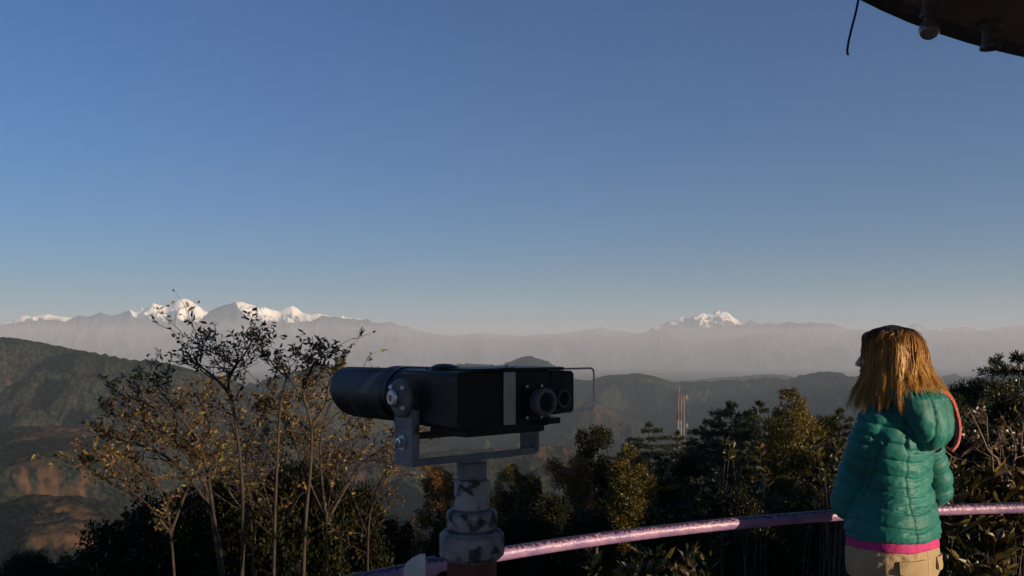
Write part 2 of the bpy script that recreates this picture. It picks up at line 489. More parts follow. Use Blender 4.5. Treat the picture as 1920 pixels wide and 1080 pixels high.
# ---------------------------------------------------------------- viewing tower: floor, drum, column, round canopy
concrete = noisy_mat("concrete", (.16, .15, .14), (.27, .26, .24), 3, .9, bump=.4, bscale=60)
soffit_m = noisy_mat("stained_soffit", (.12, .098, .08), (.20, .165, .135), 3.5, .9, bump=.3, bscale=30, c3=(.11, .09, .07), c3_lo=.55, c3_hi=.7, c3_scale=2.0)
rim_m = noisy_mat("dark_sheet_edge", (.03, .032, .04), (.05, .05, .06), 20, .6)
wall_m = noisy_mat("cream_plaster", (.42, .38, .30), (.55, .50, .42), 2.5, .9, bump=.3, bscale=50)
FC = Vector((2.69, -.77, 0))            # centre of the round terrace
CC = Vector((3.35, .02, 0))             # centre of the canopy and its column
RAIL_R, RAIL_Z = 4.65, .85
tower = empty("viewing_tower", (FC.x, FC.y, -5.4))
tag(tower, "round concrete viewing tower with a canopy whose dark underside shows at the top right corner", "tower")
def tower_part(mb, name, mat, **k):
    o = mb.build(name, mat, tower, **k); o.location = (-FC.x, -FC.y, 5.4); return o
tower_part(MB().lathe([(0, 0), (4.95, 0), (4.98, -.03), (4.98, -.22), (4.7, -.25), (0, -.25)], FC, n=96), "floor_slab", concrete)
tower_part(MB().lathe([(4.0, -.256), (4.0, -5.6)], FC, n=64), "drum", wall_m)
tower_part(MB().lathe([(.74, .002), (.74, 2.598)], CC, n=48), "column", wall_m)
tower_part(MB().lathe([(0, 2.6), (3.44, 2.6), (3.44, 2.603), (0, 2.603)], CC, n=128), "soffit", soffit_m)
tower_part(MB().lathe([(0, 2.606), (3.44, 2.606), (3.46, 2.585), (3.5, 2.585), (3.52, 2.61), (3.52, 2.66), (0.0, 2.95)], CC, n=128), "roof_rim", rim_m)

# ---------------------------------------------------------------- railing
def rail_paint():
    m, nt, b, N, L = new_mat("worn_lilac_paint")
    geo = N.new("ShaderNodeNewGeometry")
    sn = N.new("ShaderNodeSeparateXYZ"); L.new(geo.outputs["Normal"], sn.inputs[0])
    n1 = N.new("ShaderNodeTexNoise"); n1.inputs["Scale"].default_value = 75; n1.inputs["Detail"].default_value = 8; n1.inputs["Roughness"].default_value = .7
    L.new(geo.outputs["Position"], n1.inputs["Vector"])
    n2 = N.new("ShaderNodeTexNoise"); n2.inputs["Scale"].default_value = 9; n2.inputs["Detail"].default_value = 5
    L.new(geo.outputs["Position"], n2.inputs["Vector"])
    # worn where hands and rain reach: along the top
    mp = N.new("ShaderNodeMapRange"); mp.inputs[1].default_value = .35; mp.inputs[2].default_value = 1.0; mp.inputs[3].default_value = -.04; mp.inputs[4].default_value = .24
    L.new(sn.outputs["Z"], mp.inputs[0])
    ad = N.new("ShaderNodeMath"); ad.operation = 'ADD'; L.new(n1.outputs[0], ad.inputs[0]); L.new(mp.outputs[0], ad.inputs[1])
    mr = N.new("ShaderNodeMapRange"); mr.inputs[1].default_value = .59; mr.inputs[2].default_value = .64; L.new(ad.outputs[0], mr.inputs[0])
    pr = ramp(N, [(.35, (.19, .12, .27)), (.6, (.34, .20, .34))]); L.new(n2.outputs[0], pr.inputs[0])
    mx = N.new("ShaderNodeMix"); mx.data_type = 'RGBA'; L.new(mr.outputs[0], mx.inputs[0]); L.new(pr.outputs[0], mx.inputs[6]); mx.inputs[7].default_value = (.035, .025, .03, 1)
    L.new(mx.outputs[2], b.inputs["Base Color"])
    b.inputs["Roughness"].default_value = .40
    bp = N.new("ShaderNodeBump"); bp.inputs["Strength"].default_value = .9; bp.inputs["Distance"].default_value = .005
    n3 = N.new("ShaderNodeTexNoise"); n3.inputs["Scale"].default_value = 42; n3.inputs["Detail"].default_value = 4
    L.new(geo.outputs["Position"], n3.inputs["Vector"])
    L.new(n3.outputs[0], bp.inputs["Height"]); L.new(bp.outputs[0], b.inputs["Normal"])
    return m
rail_m = rail_paint()
railing = empty("railing", (FC.x, FC.y, 0))
tag(railing, "curved tubular railing with worn lilac paint running round the terrace edge", "railing")
def on_rail(a, r=RAIL_R, z=RAIL_Z): return Vector((math.cos(a) * r, math.sin(a) * r, z))
angs = [R(a) for a in range(-35, 216, 2)]
MB().tube([on_rail(a) for a in angs], .0238, 16).build("top_rail", rail_m, railing)
MB().tube([on_rail(a, z=.47) for a in angs], .018, 12).build("lower_rail", rail_m, railing)
MB().tube([on_rail(a, z=.14) for a in angs], .018, 12).build("lower_rail", rail_m, railing)
def rail_angle(x, y=None):
    """angle on the rail circle that stands at photo column x"""
    u = (x - 960) / F
    best = min(range(200, 1700), key=lambda i: abs((FC.x + math.cos(i * .1 * math.pi / 180) * RAIL_R) - u * (FC.y + math.sin(i * .1 * math.pi / 180) * RAIL_R)))
    return best * .1 * math.pi / 180
post_angs = [rail_angle(893), rail_angle(1668)]
step = post_angs[0] - post_angs[1]
post_angs += [post_angs[1] - step, post_angs[1] - 2 * step, post_angs[0] + step, post_angs[0] + 2 * step]
for a in post_angs:
    MB().tube([on_rail(a, z=.002), on_rail(a, z=RAIL_Z - .02)], .021, 12).build("post", rail_m, railing)
# sleeve round the top tube, left of the telescope
a0 = rail_angle(803)
MB().tube([on_rail(a0 - .006), on_rail(a0 + .006)], .031, 16).build("pipe_sleeve", rail_m, railing)

# pale curved panel standing behind the rail
panel_m = noisy_mat("weathered_white_plastic", (.42, .45, .46), (.58, .60, .58), 12, .5)
pc = at(778, 1060, 2.62)
mb = MB()
poly = [(-.033, -.30), (-.033, -.010), (-.024, .008), (-.008, .022), (.012, .031), (.028, .034), (.031, .031), (.031, -.30)]
mb.prism(poly, .010, pc, (Vector((1, 0, 0)), Vector((0, 0, 1)), Vector((0, 1, 0))))
pn = mb.build("plastic_panel", panel_m, bevel=.002)
tag(pn, "pale rounded plastic panel sticking up behind the railing beside the telescope post", "panel")

# ---------------------------------------------------------------- lamp holders under the canopy
ceram = noisy_mat("grimy_socket", (.10, .095, .09), (.17, .16, .15), 30, .5)
def bulb_mat():
    m, nt, b, N, L = new_mat("frosted_unlit_bulb")
    b.inputs["Base Color"].default_value = (.16, .13, .15, 1); b.inputs["Roughness"].default_value = .16
    b.inputs["Coat Weight"].default_value = .6; b.inputs["Coat Roughness"].default_value = .05
    return m
bulb_m = bulb_mat()
l1 = empty("ceiling_lamp", (1.20, 2.55, 2.6))
tag(l1, "unlit round bulb in a socket under the canopy edge", "lamp")
MB().lathe([(.034, 0), (.034, -.012), (.021, -.016), (.019, -.06), (.022, -.085), (.026, -.092), (.026, -.102), (0.012, -.102)], n=28).build("socket", ceram, l1)
g = [(.014, -.098), (.016, -.112)]
for k in range(1, 13):
    a = math.pi * (.18 + .82 * k / 12); g.append((max(.0295 * math.sin(a), 0), -.138 + .0295 * math.cos(a)))
MB().lathe(g, n=28).build("bulb", bulb_m, l1)
l2 = empty("ceiling_lamp", (1.548, 2.87, 2.6))
tag(l2, "empty cylindrical lamp socket without a bulb under the canopy, nearest the right edge", "lamp")
MB().lathe([(.040, 0), (.040, -.012), (.026, -.016), (.024, -.05), (.027, -.070), (.032, -.076), (.032, -.086), (.024, -.086), (.022, -.05), (0, -.05)], n=28).build("socket", ceram, l2)

# loose wire hanging from the canopy
wire_m, _, b_, _, _ = new_mat("blue_black_cable"); b_.inputs["Base Color"].default_value = (.012, .018, .05, 1); b_.inputs["Roughness"].default_value = .45
D = 2.72
wp = [Vector((1.42, 2.65, 2.69)), Vector((1.25, 2.69, 2.735))] + [at(x, y, D) for x, y in [(1628, -62), (1616, -30), (1609, 2), (1604, 26), (1597, 52), (1591, 78), (1588.5, 94), (1589, 101), (1591.5, 103)]]
wire = MB().tube(wp, .0036, 8).build("wire", wire_m)
tag(wire, "thin dark wire with a bent end dangling left of the canopy", "wire")

# ---------------------------------------------------------------- coin telescope
paint = noisy_mat("chipped_white_paint", (.17, .18, .20), (.27, .28, .30), 12, .5, bump=.5, bscale=60, c3=(.035, .03, .032), c3_lo=.54, c3_hi=.60, c3_scale=34, rough2=.85)
paint_heavy = noisy_mat("weathered_white_paint", (.13, .135, .15), (.25, .255, .27), 22, .6, bump=.6, bscale=60, c3=(.03, .03, .033), c3_lo=.50, c3_hi=.62, c3_scale=38, rough2=.9)
yoke_m = noisy_mat("pale_blue_grey_paint", (.10, .11, .135), (.17, .185, .21), 14, .48, bump=.3, bscale=80, c3=(.05, .045, .045), c3_lo=.60, c3_hi=.66, c3_scale=26)
black = noisy_mat("black_enamel", (.005, .0055, .007), (.010, .010, .012), 6, .42, bump=.1, bscale=90, spec=.25)
hood_m = noisy_mat("scuffed_black_hood", (.009, .009, .011), (.020, .019, .018), 9, .55, bump=.15, bscale=90, c3=(.14, .14, .14), c3_lo=.58, c3_hi=.72, c3_scale=14)
steel = noisy_mat("dull_steel", (.45, .46, .48), (.6, .6, .62), 20, .32, metal=1.0, bump=.1)
chrome = noisy_mat("bright_plate", (.40, .37, .35), (.52, .49, .47), 15, .28, metal=.6, bump=.04, bscale=25)
red_m = noisy_mat("dark_red_paint", (.05, .007, .005), (.085, .012, .008), 6, .5, bump=.3)
glass_m, _, b_, _, _ = new_mat("eyepiece_glass"); b_.inputs["Base Color"].default_value = (.02, .025, .035, 1); b_.inputs["Roughness"].default_value = .08
tele = empty("coin_telescope", (-.082, 1.81, 0))
tag(tele, "black binocular coin telescope on a chipped white and red pedestal", "telescope")
T0 = Vector((-.082, 1.81, 0))
def tp(mb, name, mat, parent=tele, **k):
    o = mb.build(name, mat, parent, **k)
    o.location = -T0 if parent is tele else (0, 0, 0)
    return o
U = Vector((.75, .66, 0)).normalized()       # across the rear face, to the right
A = Vector((-.66, .75, 0)).normalized()      # the way it looks
Z = Vector((0, 0, 1))
CN = Vector((-.098, 1.60, 0))                # near vertical edge of the body
def TB(u, a, z): return CN + U * u + A * a + Z * z
# pedestal
def tier(r0, z0, z1, bev=.006, n=48):
    return MB().lathe([(0, z0), (r0 - bev, z0), (r0, z0 + bev), (r0, z1 - bev), (r0 - bev, z1), (0, z1)], T0, n=n)
ZP = lambda y: EYE + (650 - y) / F * 1.81
tp(tier(.0505, 0.012, ZP(1046), .001), "column", red_m)
tp(MB().lathe([(0, 0), (.16, 0), (.16, .012), (.06, .03), (.0505, .05)], T0, n=48), "base_plate", red_m)
tp(tier(.066, ZP(1046), ZP(993), .009), "pedestal_ring", paint_heavy)
tp(tier(.052, ZP(993), ZP(955), .006), "pedestal_ring", paint_heavy)
tp(tier(.0365, ZP(955), ZP(898), .003), "pedestal_ring", paint)
tp(tier(.0305, ZP(898), ZP(866), .002), "neck", yoke_m)
# yoke: two arms and a bent bar
aP, uP = .150, .305
zb = 1.322; ztop = 1.44
yk = MB()
yk.box(TB(-.012, aP, (zb + 1.432) / 2), (.0045, .0295, (1.432 - zb) / 2), (U, A, Z))
yk.box(TB(-.004, aP - .0275, (zb + 1.432) / 2 + .001), (.0055, .0025, (1.432 - zb) / 2 - .004), (U, A, Z))
yk.box(TB(.150, aP, zb + .0025), (.156, .028, .0035), (U, A, Z))
yk.box(TB(.150, aP - .0255, zb + .0075), (.152, .0022, .0055), (U, A, Z))
yk.box(TB(uP + .008, aP, (zb + 1.42) / 2 + .002), (.0045, .027, (1.42 - zb) / 2), (U, A, Z))
tp(yk, "yoke", yoke_m, bevel=.0015)
# pivot disc with studs, bolt below
disc = tp(MB().lathe([(0, 0), (.034, 0), (.037, .004), (.037, .009), (.033, .012), (0, .012)], TB(-.0165, aP - .004, 1.452), (A, Z, -U), n=36), "pivot_disc", noisy_mat("cast_metal", (.06, .06, .055), (.10, .10, .085), 30, .5, bump=.4, bscale=120))
def stud(u, a, z, r=.0055):
    return MB().lathe([(0, 0), (r, 0), (r, .004), (r * .6, .007), (0, .007)], TB(u, a, z), (A, Z, -U), n=16)
for da, dz in ((.022, .020), (-.018, .020), (-.019, -.018)):
    tp(stud(-.028, aP - .004 + da, 1.452 + dz), "stud", steel)
tp(MB().lathe([(0, 0), (.0165, 0), (.0165, .007), (.013, .011), (.006, .011), (.005, .007), (0, .007)], TB(-.028, aP + .009, 1.452), (A, Z, -U), n=24), "pivot_pin", steel)
bolt = MB().lathe([(0, 0), (.0135, 0), (.0135, .003), (.010, .003), (.010, .011), (.006, .012), (.005, .008), (0, .008)], TB(-.0165, aP + .001, 1.366), (A, Z, -U), n=6)
bolt.lathe([(0, -.001), (.015, -.001), (.015, .002), (0, .002)], TB(-.0165, aP + .001, 1.366), (A, Z, -U), n=24)
tp(bolt, "bolt", steel)
# main body: tapering box between barrels and eyepiece head
def hull(pts_front, pts_back):
    n = len(pts_front); vs = pts_front + pts_back
    fs = [tuple(range(n)), tuple(range(2 * n - 1, n - 1, -1))] + [(i, n + i, n + (i + 1) % n, (i + 1) % n) for i in range(n)]
    m = MB(); m.add(vs, fs); return m
zt = 1.5035; zbm = 1.395
def rect(a, u0, u1, z0, z1, c=.006):
    return [TB(u0 + c, a, z0), TB(u1 - c, a, z0), TB(u1, a, z0 + c), TB(u1, a, z1 - c), TB(u1 - c, a, z1), TB(u0 + c, a, z1), TB(u0, a, z1 - c), TB(u0, a, z0 + c)]
bodyo = tp(hull(rect(0, 0, .232, zbm, zt), rect(.185, .004, .228, zbm + .006, zt + .002)), "body", black, bevel=.002)
tp(hull(rect(-.001, .232, .297, zbm + .022, zt - .002), rect(.12, .232, .297, zbm + .022, zt)), "eyepiece_head", black, bevel=.002)
tp(MB().box(TB(.150, .07, zt + .003), (.115, .075, .003), (U, A, Z)), "lid", black, bevel=.001)
tp(MB().box(TB(.215, .05, zbm + .008), (.045, .05, .006), (U, A, Z)).box(TB(.13, .07, zbm - .006), (.10, .055, .0065), (U, A, Z)), "underplate", black, bevel=.001)
# rusty cross bar below the body
rust = noisy_mat("rusty_black", (.022, .015, .012), (.05, .032, .024), 14, .8, bump=.5, bscale=60)
tp(MB().box(TB(.15, aP - .01, zbm - .017), (.147, .013, .0055), (U, A, Z)), "cross_bar", rust, bevel=.001)
tp(MB().lathe([(.030, 0), (.026, .007), (.015, .012), (0, .013)], TB(.045, .10, zt + .001), n=28), "cap", black)
# barrels with hoods
for k, (uc, nm) in enumerate(((.056, "barrel"), (.180, "barrel"))):
    rb = .0545
    axz = (U, Z, A)
    ba = MB().lathe([(rb * .9, .165), (rb, .175), (rb, .235), (rb + .0025, .238), (rb + .0025, .252), (rb, .255), (rb, .262)], TB(uc, 0, 1.452), axz, n=48)
    bo = tp(ba, nm, black)
    # hood, cut on the slant: longer above than below
    n = 48; mb = MB(); vs = []; fs = []
    a1 = .262
    L_ = lambda s: .458 + .020 * s
    ring = []
    for (rr, fa) in ((rb - .001, 0), (rb + .0005, .01), (rb + .0005, .93), (rb - .001, 1), (rb - .004, 1), (rb - .005, .9), (rb - .005, .1)):
        for q in range(n):
            ang = 2 * math.pi * q / n
            a_ = a1 + (L_(math.sin(ang)) - a1) * fa
            vs.append(TB(uc, a_, 1.4505) + U * math.cos(ang) * rr + Z * math.sin(ang) * rr)
    for i in range(6):
        for q in range(n):
            fs.append((i * n + q, i * n + (q + 1) % n, (i + 1) * n + (q + 1) % n, (i + 1) * n + q))
    mb.add(vs, fs)
    ho = mb.build("hood", hood_m, bo)
    MB().lathe([(rb - .006, .300), (0, .306)], TB(uc, 0, 1.4505), axz, n=36).build("objective_lens", glass_m, bo)
# small ring hanging below the near barrel
rc = TB(.056, .258, 1.3865)
tp(MB().tube([rc + A * math.cos(t) * .0085 + Z * math.sin(t) * .0085 for t in [i * math.pi / 10 for i in range(20)]], .0016, 6, closed=True), "hanging_ring", steel if False else rim_m)
# eyepieces
def eyepiece(u, z, r, l, mrim):
    ax = (U, Z, -A)
    o = tp(MB().lathe([(r * .95, 0), (r * .95, l * .6), (r, l * .62), (r, l), (r * .93, l + .003), (r * .72, l + .003), (r * .66, l - .002), (r * .6, l - .010), (0, l - .010)], TB(u, 0, z), ax, n=40), "eyepiece", mrim)
    MB().lathe([(r * .68, l - .003), (r * .3, l - .0045), (0, l - .005)], TB(u, 0, z), ax, n=32).build("eyepiece_lens", glass_m, o)
    return o
rim_eye = noisy_mat("worn_grey_rubber", (.045, .05, .06), (.10, .11, .12), 14, .35, bump=.3, bscale=80)
eyepiece(.196, 1.443, .0275, .026, rim_eye)
eyepiece(.262, 1.447, .0195, .006, noisy_mat("dark_ring", (.03, .03, .03), (.06, .058, .055), 30, .4))
tp(MB().box(TB(.182, -.003, 1.4435), (.024, .003, .034), (U, A, Z)), "eyepiece_mount", black, bevel=.001)
for du, z_ in ((.163, 1.4735), (.201, 1.4735), (.163, 1.4135), (.201, 1.4135)):
    tp(MB().lathe([(0, 0), (.0030, 0), (.0030, .0018), (0, .0026)], TB(du, -.006, z_), (U, Z, -A), n=10), "screw", steel)
# bright instruction plate bent over the rear face
pl = tp(MB().box(TB(.122, -.0025, (zt + zbm) / 2 + .003), (.0145, .0015, .050), (U, A, Z)).box(TB(.122, .006, zt + .0075), (.0145, .008, .0012), (U, A, Z)), "metal_strip", chrome, bevel=.0006)
MB().lathe([(0, 0), (.003, 0), (.003, .002), (0, .003)], TB(.122, .006, zt + .009), n=12).build("screw", rim_m, pl)
# wire handle on the right
hx0, hx1 = .270, .388
zt2, zb2 = zt + .001, zbm + .0225
hp = [TB(hx0, .03, zt2)]
for (u, z, s) in ((hx1, zt2, 1), (hx1, zb2, -1)):
    c = TB(hx1 - .010, .03, z - s * .010)
    rng = [i / 5 * math.pi / 2 for i in range(6)]
    if s > 0: hp += [c + U * math.sin(t) * .010 + Z * math.cos(t) * .010 for t in rng]
    else: hp += [c + U * math.cos(t) * .010 - Z * math.sin(t) * .010 for t in rng]
hp.append(TB(hx0, .03, zb2))
hd = tp(MB().tube(hp, .0022, 10), "handle", steel)
for z in (zt2 + .002, zb2 - .002):
    for du in (.262, .272, .283):
        s_ = 1 if z > 1.45 else -1
        MB().lathe([(0, 0), (.0038, 0), (.0038, .0025 * s_), (0, .0035 * s_)], TB(du, .028, z), n=10).build("handle_screw", rim_m, hd)
# mirror for hd children: they were built in world numbers, the handle is offset
# ---------------------------------------------------------------- foliage
def leaf_mat(name, stops, transl=.35, gloss=.12, rough=.45, patch=.35, patch_tint=(1.5, 1.2, .8)):
    m = bpy.data.materials.new(name); m.use_nodes = True
    N, L = m.node_tree.nodes, m.node_tree.links
    N.clear()
    out = N.new("ShaderNodeOutputMaterial")
    geo = N.new("ShaderNodeNewGeometry"); oi = N.new("ShaderNodeObjectInfo")
    rp = ramp(N, stops); L.new(geo.outputs["Random Per Island"], rp.inputs[0])
    tc = N.new("ShaderNodeTexCoord"); nz = N.new("ShaderNodeTexNoise"); nz.inputs["Scale"].default_value = patch; nz.inputs["Detail"].default_value = 3
    ad = N.new("ShaderNodeVectorMath"); ad.operation = 'ADD'
    L.new(tc.outputs["Object"], ad.inputs[0]); L.new(oi.outputs["Random"], ad.inputs[1])
    L.new(ad.outputs[0], nz.inputs["Vector"])
    r2 = ramp(N, [(.38, (.75, .85, .9)), (.62, patch_tint)]); L.new(nz.outputs[0], r2.inputs[0])
    mu = N.new("ShaderNodeMix"); mu.data_type = 'RGBA'; mu.blend_type = 'MULTIPLY'; mu.inputs[0].default_value = 1
    L.new(rp.outputs[0], mu.inputs[6]); L.new(r2.outputs[0], mu.inputs[7])
    d = N.new("ShaderNodeBsdfDiffuse"); t = N.new("ShaderNodeBsdfTranslucent"); g = N.new("ShaderNodeBsdfGlossy")
    g.inputs["Roughness"].default_value = rough
    L.new(mu.outputs[2], d.inputs[0]); L.new(mu.outputs[2], t.inputs[0])
    m1 = N.new("ShaderNodeMixShader"); m1.inputs[0].default_value = transl
    L.new(d.outputs[0], m1.inputs[1]); L.new(t.outputs[0], m1.inputs[2])
    fr = N.new("ShaderNodeFresnel"); fr.inputs[0].default_value = 1.4
    ml = N.new("ShaderNodeMath"); ml.operation = 'MULTIPLY'; ml.inputs[1].default_value = gloss * 3
    L.new(fr.outputs[0], ml.inputs[0])
    m2 = N.new("ShaderNodeMixShader"); L.new(ml.outputs[0], m2.inputs[0])
    L.new(m1.outputs[0], m2.inputs[1]); L.new(g.outputs[0], m2.inputs[2])
    L.new(m2.outputs[0], out.inputs[0])
    return m
bark = noisy_mat("bark", (.035, .026, .02), (.09, .07, .055), 9, .95, bump=.8, bscale=25)
bark_pale = noisy_mat("pale_bark", (.02, .015, .011), (.055, .038, .026), 14, .9, bump=.6, bscale=40)
M_PINE = leaf_mat("pine_needles", [(0, (.010, .019, .012)), (.6, (.020, .033, .018)), (1, (.034, .046, .022))], .15, .05)
M_GOLD = leaf_mat("olive_needles", [(0, (.034, .038, .010)), (.5, (.085, .080, .018)), (1, (.165, .138, .030))], .3, .06)
M_DRY = leaf_mat("rusty_foliage", [(0, (.060, .038, .016)), (.5, (.11, .07, .026)), (1, (.17, .11, .04))], .3, .05)
M_DARK = leaf_mat("dark_broadleaf", [(0, (.007, .010, .006)), (.7, (.015, .020, .009)), (1, (.034, .036, .014))], .25, .03)
M_MID = leaf_mat("green_broadleaf", [(0, (.012, .017, .007)), (.7, (.028, .034, .012)), (1, (.06, .058, .020))], .3, .035)

def quads_mesh(name, C, D, L_, W, rng, fold=False, curl=0.0):
    """leaf at C pointing along D, length L_, width W (arrays)"""
    n = len(C)
    D = D / np.maximum(np.linalg.norm(D, axis=1, keepdims=True), 1e-6)
    rv = rng.normal(size=(n, 3)); S = np.cross(D, rv); S /= np.maximum(np.linalg.norm(S, axis=1, keepdims=True), 1e-6)
    Nn = np.cross(D, S)
    L_ = np.broadcast_to(L_, n)[:, None]; W = np.broadcast_to(W, n)[:, None]
    if not fold:
        p0 = C; p1 = C + D * L_ * .45 + S * W * .5; p2 = C + D * L_; p3 = C + D * L_ * .45 - S * W * .5
        co = np.stack([p0, p1, p2, p3], 1).reshape(-1, 3)
        q = np.arange(n * 4).reshape(n, 4)
        return co, q, None
    # folded, curled leaf: midrib of 4 points with two sides
    mid = [C, C + D * L_ * .35 + Nn * L_ * curl * .10, C + D * L_ * .70 - Nn * L_ * curl * .02, C + D * L_ * .98 - Nn * L_ * curl * .32]
    up = W * .22
    l1 = mid[1] + S * W * .5 + Nn * up; l2 = mid[2] + S * W * .42 + Nn * up * .9
    r1 = mid[1] - S * W * .5 + Nn * up; r2 = mid[2] - S * W * .42 + Nn * up * .9
    co = np.stack([mid[0], mid[1], mid[2], mid[3], l1, l2, r1, r2], 1).reshape(-1, 3)
    b = (np.arange(n) * 8)[:, None]
    q = np.concatenate([b + np.array([[1, 4, 5, 2]]), b + np.array([[1, 2, 7, 6]])]) 
    t = np.concatenate([b + np.array([[0, 4, 1]]), b + np.array([[0, 1, 6]]), b + np.array([[2, 5, 3]]), b + np.array([[2, 3, 7]])])
    return co, q, t

def pine_parts(seed, H=10.0, width=2.6, layers=15, droop=.12, up=.25, start=.18, tuft=.26, n_tuft=22, dens=1.0, taper=1.0, gaps=.25):
    """trunk + limbs in whorls carrying flat sprays of needle tufts"""
    rng = np.random.default_rng(seed); rnd = random.Random(seed)
    wood = MB()
    bend = [Vector((rnd.uniform(-.12, .12) * k / 6, rnd.uniform(-.12, .12) * k / 6, H * k / 6)) for k in range(7)]
    wood.tube(bend, [H * .018 * (1 - k / 6.6) + .01 for k in range(7)], 8)
    C, D = [], []
    for li in range(layers):
        f = li / (layers - 1)
        z = H * (start + (1 - start) * (f ** .92)) - .15
        prof = (1 - f) ** taper * (0.55 + .45 * math.sin(min(f * 3.2 + .5, 1.57))) + .05
        nb = rnd.randint(5, 7) if f < .85 else 4
        a0 = rnd.uniform(0, 6.28)
        for b in range(nb):
            if rnd.random() < gaps * (1 - f): continue
            ang = a0 + 6.283 * b / nb + rnd.uniform(-.35, .35)
            ln = width * prof * rnd.uniform(.6, 1.2)
            d = Vector((math.cos(ang), math.sin(ang), up * (f - .3)))
            s = Vector((bend[0].x, bend[0].y, z + rnd.uniform(-.12, .12)))
            pts = [s + d * ln * t + Vector((0, 0, -droop * ln * t * t + .10 * ln * max(t - .7, 0))) for t in (0, .3, .6, .85, 1)]
            wood.tube(pts, [.035 * (1 - .8 * t) * (1.2 - f) + .006 for t in (0, .3, .6, .85, 1)], 4, cap=False)
            nt = max(9, int(ln * n_tuft * dens))
            for k in range(nt):
                t = rnd.uniform(.18, 1.0) ** .8
                p = s + d * ln * t + Vector((0, 0, -droop * ln * t * t + .10 * ln * max(t - .7, 0)))
                side = Vector((-d.y, d.x, 0)) * rnd.uniform(-1, 1) * ln * .34 * (1.1 - t * .6)
                p = p + side + Vector((0, 0, rnd.uniform(-.06, .10)))
                m = 7
                C.append(np.tile(np.array(p), (m, 1)) + rng.normal(size=(m, 3)) * [.07, .07, .04])
                base = np.array(d) * .8 + np.array(side) * .6 + [0, 0, .25]
                D.append(base + rng.normal(size=(m, 3)) * .75)
    C = np.concatenate(C); D = np.concatenate(D)
    n = len(C)
    co, q, t = quads_mesh("x", C, D, rng.uniform(.6, 1.15, n) * tuft, tuft * .17, rng)
    return wood, (co, q, t)

def billow_parts(seed, H=10.0, rad=2.4, n=9000, leaf=.20, shape="cone", clumps=90, start=.10, ratio=.34):
    """trunk, forking limbs and a crown of many small leaves gathered in uneven clumps"""
    rng = np.random.default_rng(seed); rnd = random.Random(seed)
    wood = MB()
    bend = [Vector((rnd.uniform(-.2, .2) * k / 6, rnd.uniform(-.2, .2) * k / 6, H * .96 * k / 6)) for k in range(7)]
    wood.tube(bend, [H * .020 * (1 - k / 6.5) + .012 for k in range(7)], 8)
    cc = []
    for k in range(clumps):
        f = rnd.random() ** (.75 if shape == "cone" else 1)
        z = H * (start + (1 - start) * f)
        if shape == "cone": rr = rad * (1 - f) ** .55 * (.9 + .25 * math.sin(9 * f + seed)) + .12
        elif shape == "round": rr = rad * math.sqrt(max(0.02, 1 - (2 * f - .9) ** 2 / 1.25))
        else: rr = rad * (.45 + .55 * math.sin(3.14 * min(f + .15, 1)))
        a = rnd.uniform(0, 6.283); q = rr * rnd.uniform(.45, 1.0)
        c = Vector((math.cos(a) * q, math.sin(a) * q, z))
        s = rnd.uniform(.5, 1.2) * (.28 + .62 * (1 - f if shape == "cone" else .6)) * rad * ratio
        cc.append((c, s))
        root = Vector((0, 0, max(z - q * rnd.uniform(.5, .9), H * .06)))
        if k % 2 == 0:
            mid = root.lerp(c, .5) + Vector((rnd.uniform(-.1, .1), rnd.uniform(-.1, .1), .12 * q))
            wood.tube([root, mid, c], [.05 * (1.1 - f) + .01, .03 * (1.1 - f) + .008, .008], 5, cap=False)
    w = np.array([s ** 2 for _, s in cc]); w /= w.sum()
    idx = rng.choice(len(cc), n, p=w)
    cen = np.array([list(c) for c, _ in cc])[idx]; sz = np.array([s for _, s in cc])[idx][:, None]
    u = rng.normal(size=(n, 3)); u /= np.linalg.norm(u, axis=1, keepdims=True)
    r_ = rng.uniform(.35, 1.08, (n, 1))
    C = cen + u * sz * r_ * [1, 1, .8]
    D = u * .9 + rng.normal(size=(n, 3)) * .6 + [0, 0, .35 if shape == "cone" else -.1]
    co, q, t = quads_mesh("x", C, D, rng.uniform(.6, 1.2, n) * leaf, leaf * (.38 if shape == "cone" else .6), rng)
    return wood, (co, q, t)

PROTO = {}
def proto(key, parts, crown_mat, wood_mat=bark):
    wood, (co, q, t) = parts
    wm = bpy.data.meshes.new("trunk"); wm.from_pydata(wood.v, [], wood.f); wm.materials.append(wood_mat)
    wm.polygons.foreach_set("use_smooth", np.ones(len(wm.polygons), dtype=bool))
    cm = np_mesh("crown", co, q, t); cm.materials.append(crown_mat)
    PROTO[key] = (wm, cm)
proto("pine_a", pine_parts(1, width=4.3, layers=15, gaps=.25, taper=.62), M_PINE)
proto("pine_b", pine_parts(2, width=3.5, layers=17, gaps=.1, droop=.02, up=.4, taper=.62), M_PINE)
proto("pine_c", pine_parts(5, width=4.2, layers=13, gaps=.38, start=.3, taper=.55, tuft=.30), M_PINE)
proto("gold_a", billow_parts(11, rad=3.3, n=90000, leaf=.125, clumps=330, ratio=.27), M_GOLD)
proto("gold_b", billow_parts(12, rad=2.5, n=55000, leaf=.13, clumps=190, ratio=.32), M_GOLD)
proto("dry_a", billow_parts(13, rad=2.4, n=36000, leaf=.11, clumps=150, ratio=.30, shape="oval"), M_DRY)
proto("round_a", billow_parts(21, rad=3.2, n=52000, leaf=.135, clumps=170, shape="round"), M_DARK)
proto("round_b", billow_parts(22, rad=2.6, n=46000, leaf=.13, clumps=150, shape="oval"), M_DARK)
proto("round_c", billow_parts(23, rad=3.0, n=48000, leaf=.13, clumps=170, shape="round"), M_MID)
del_w = None

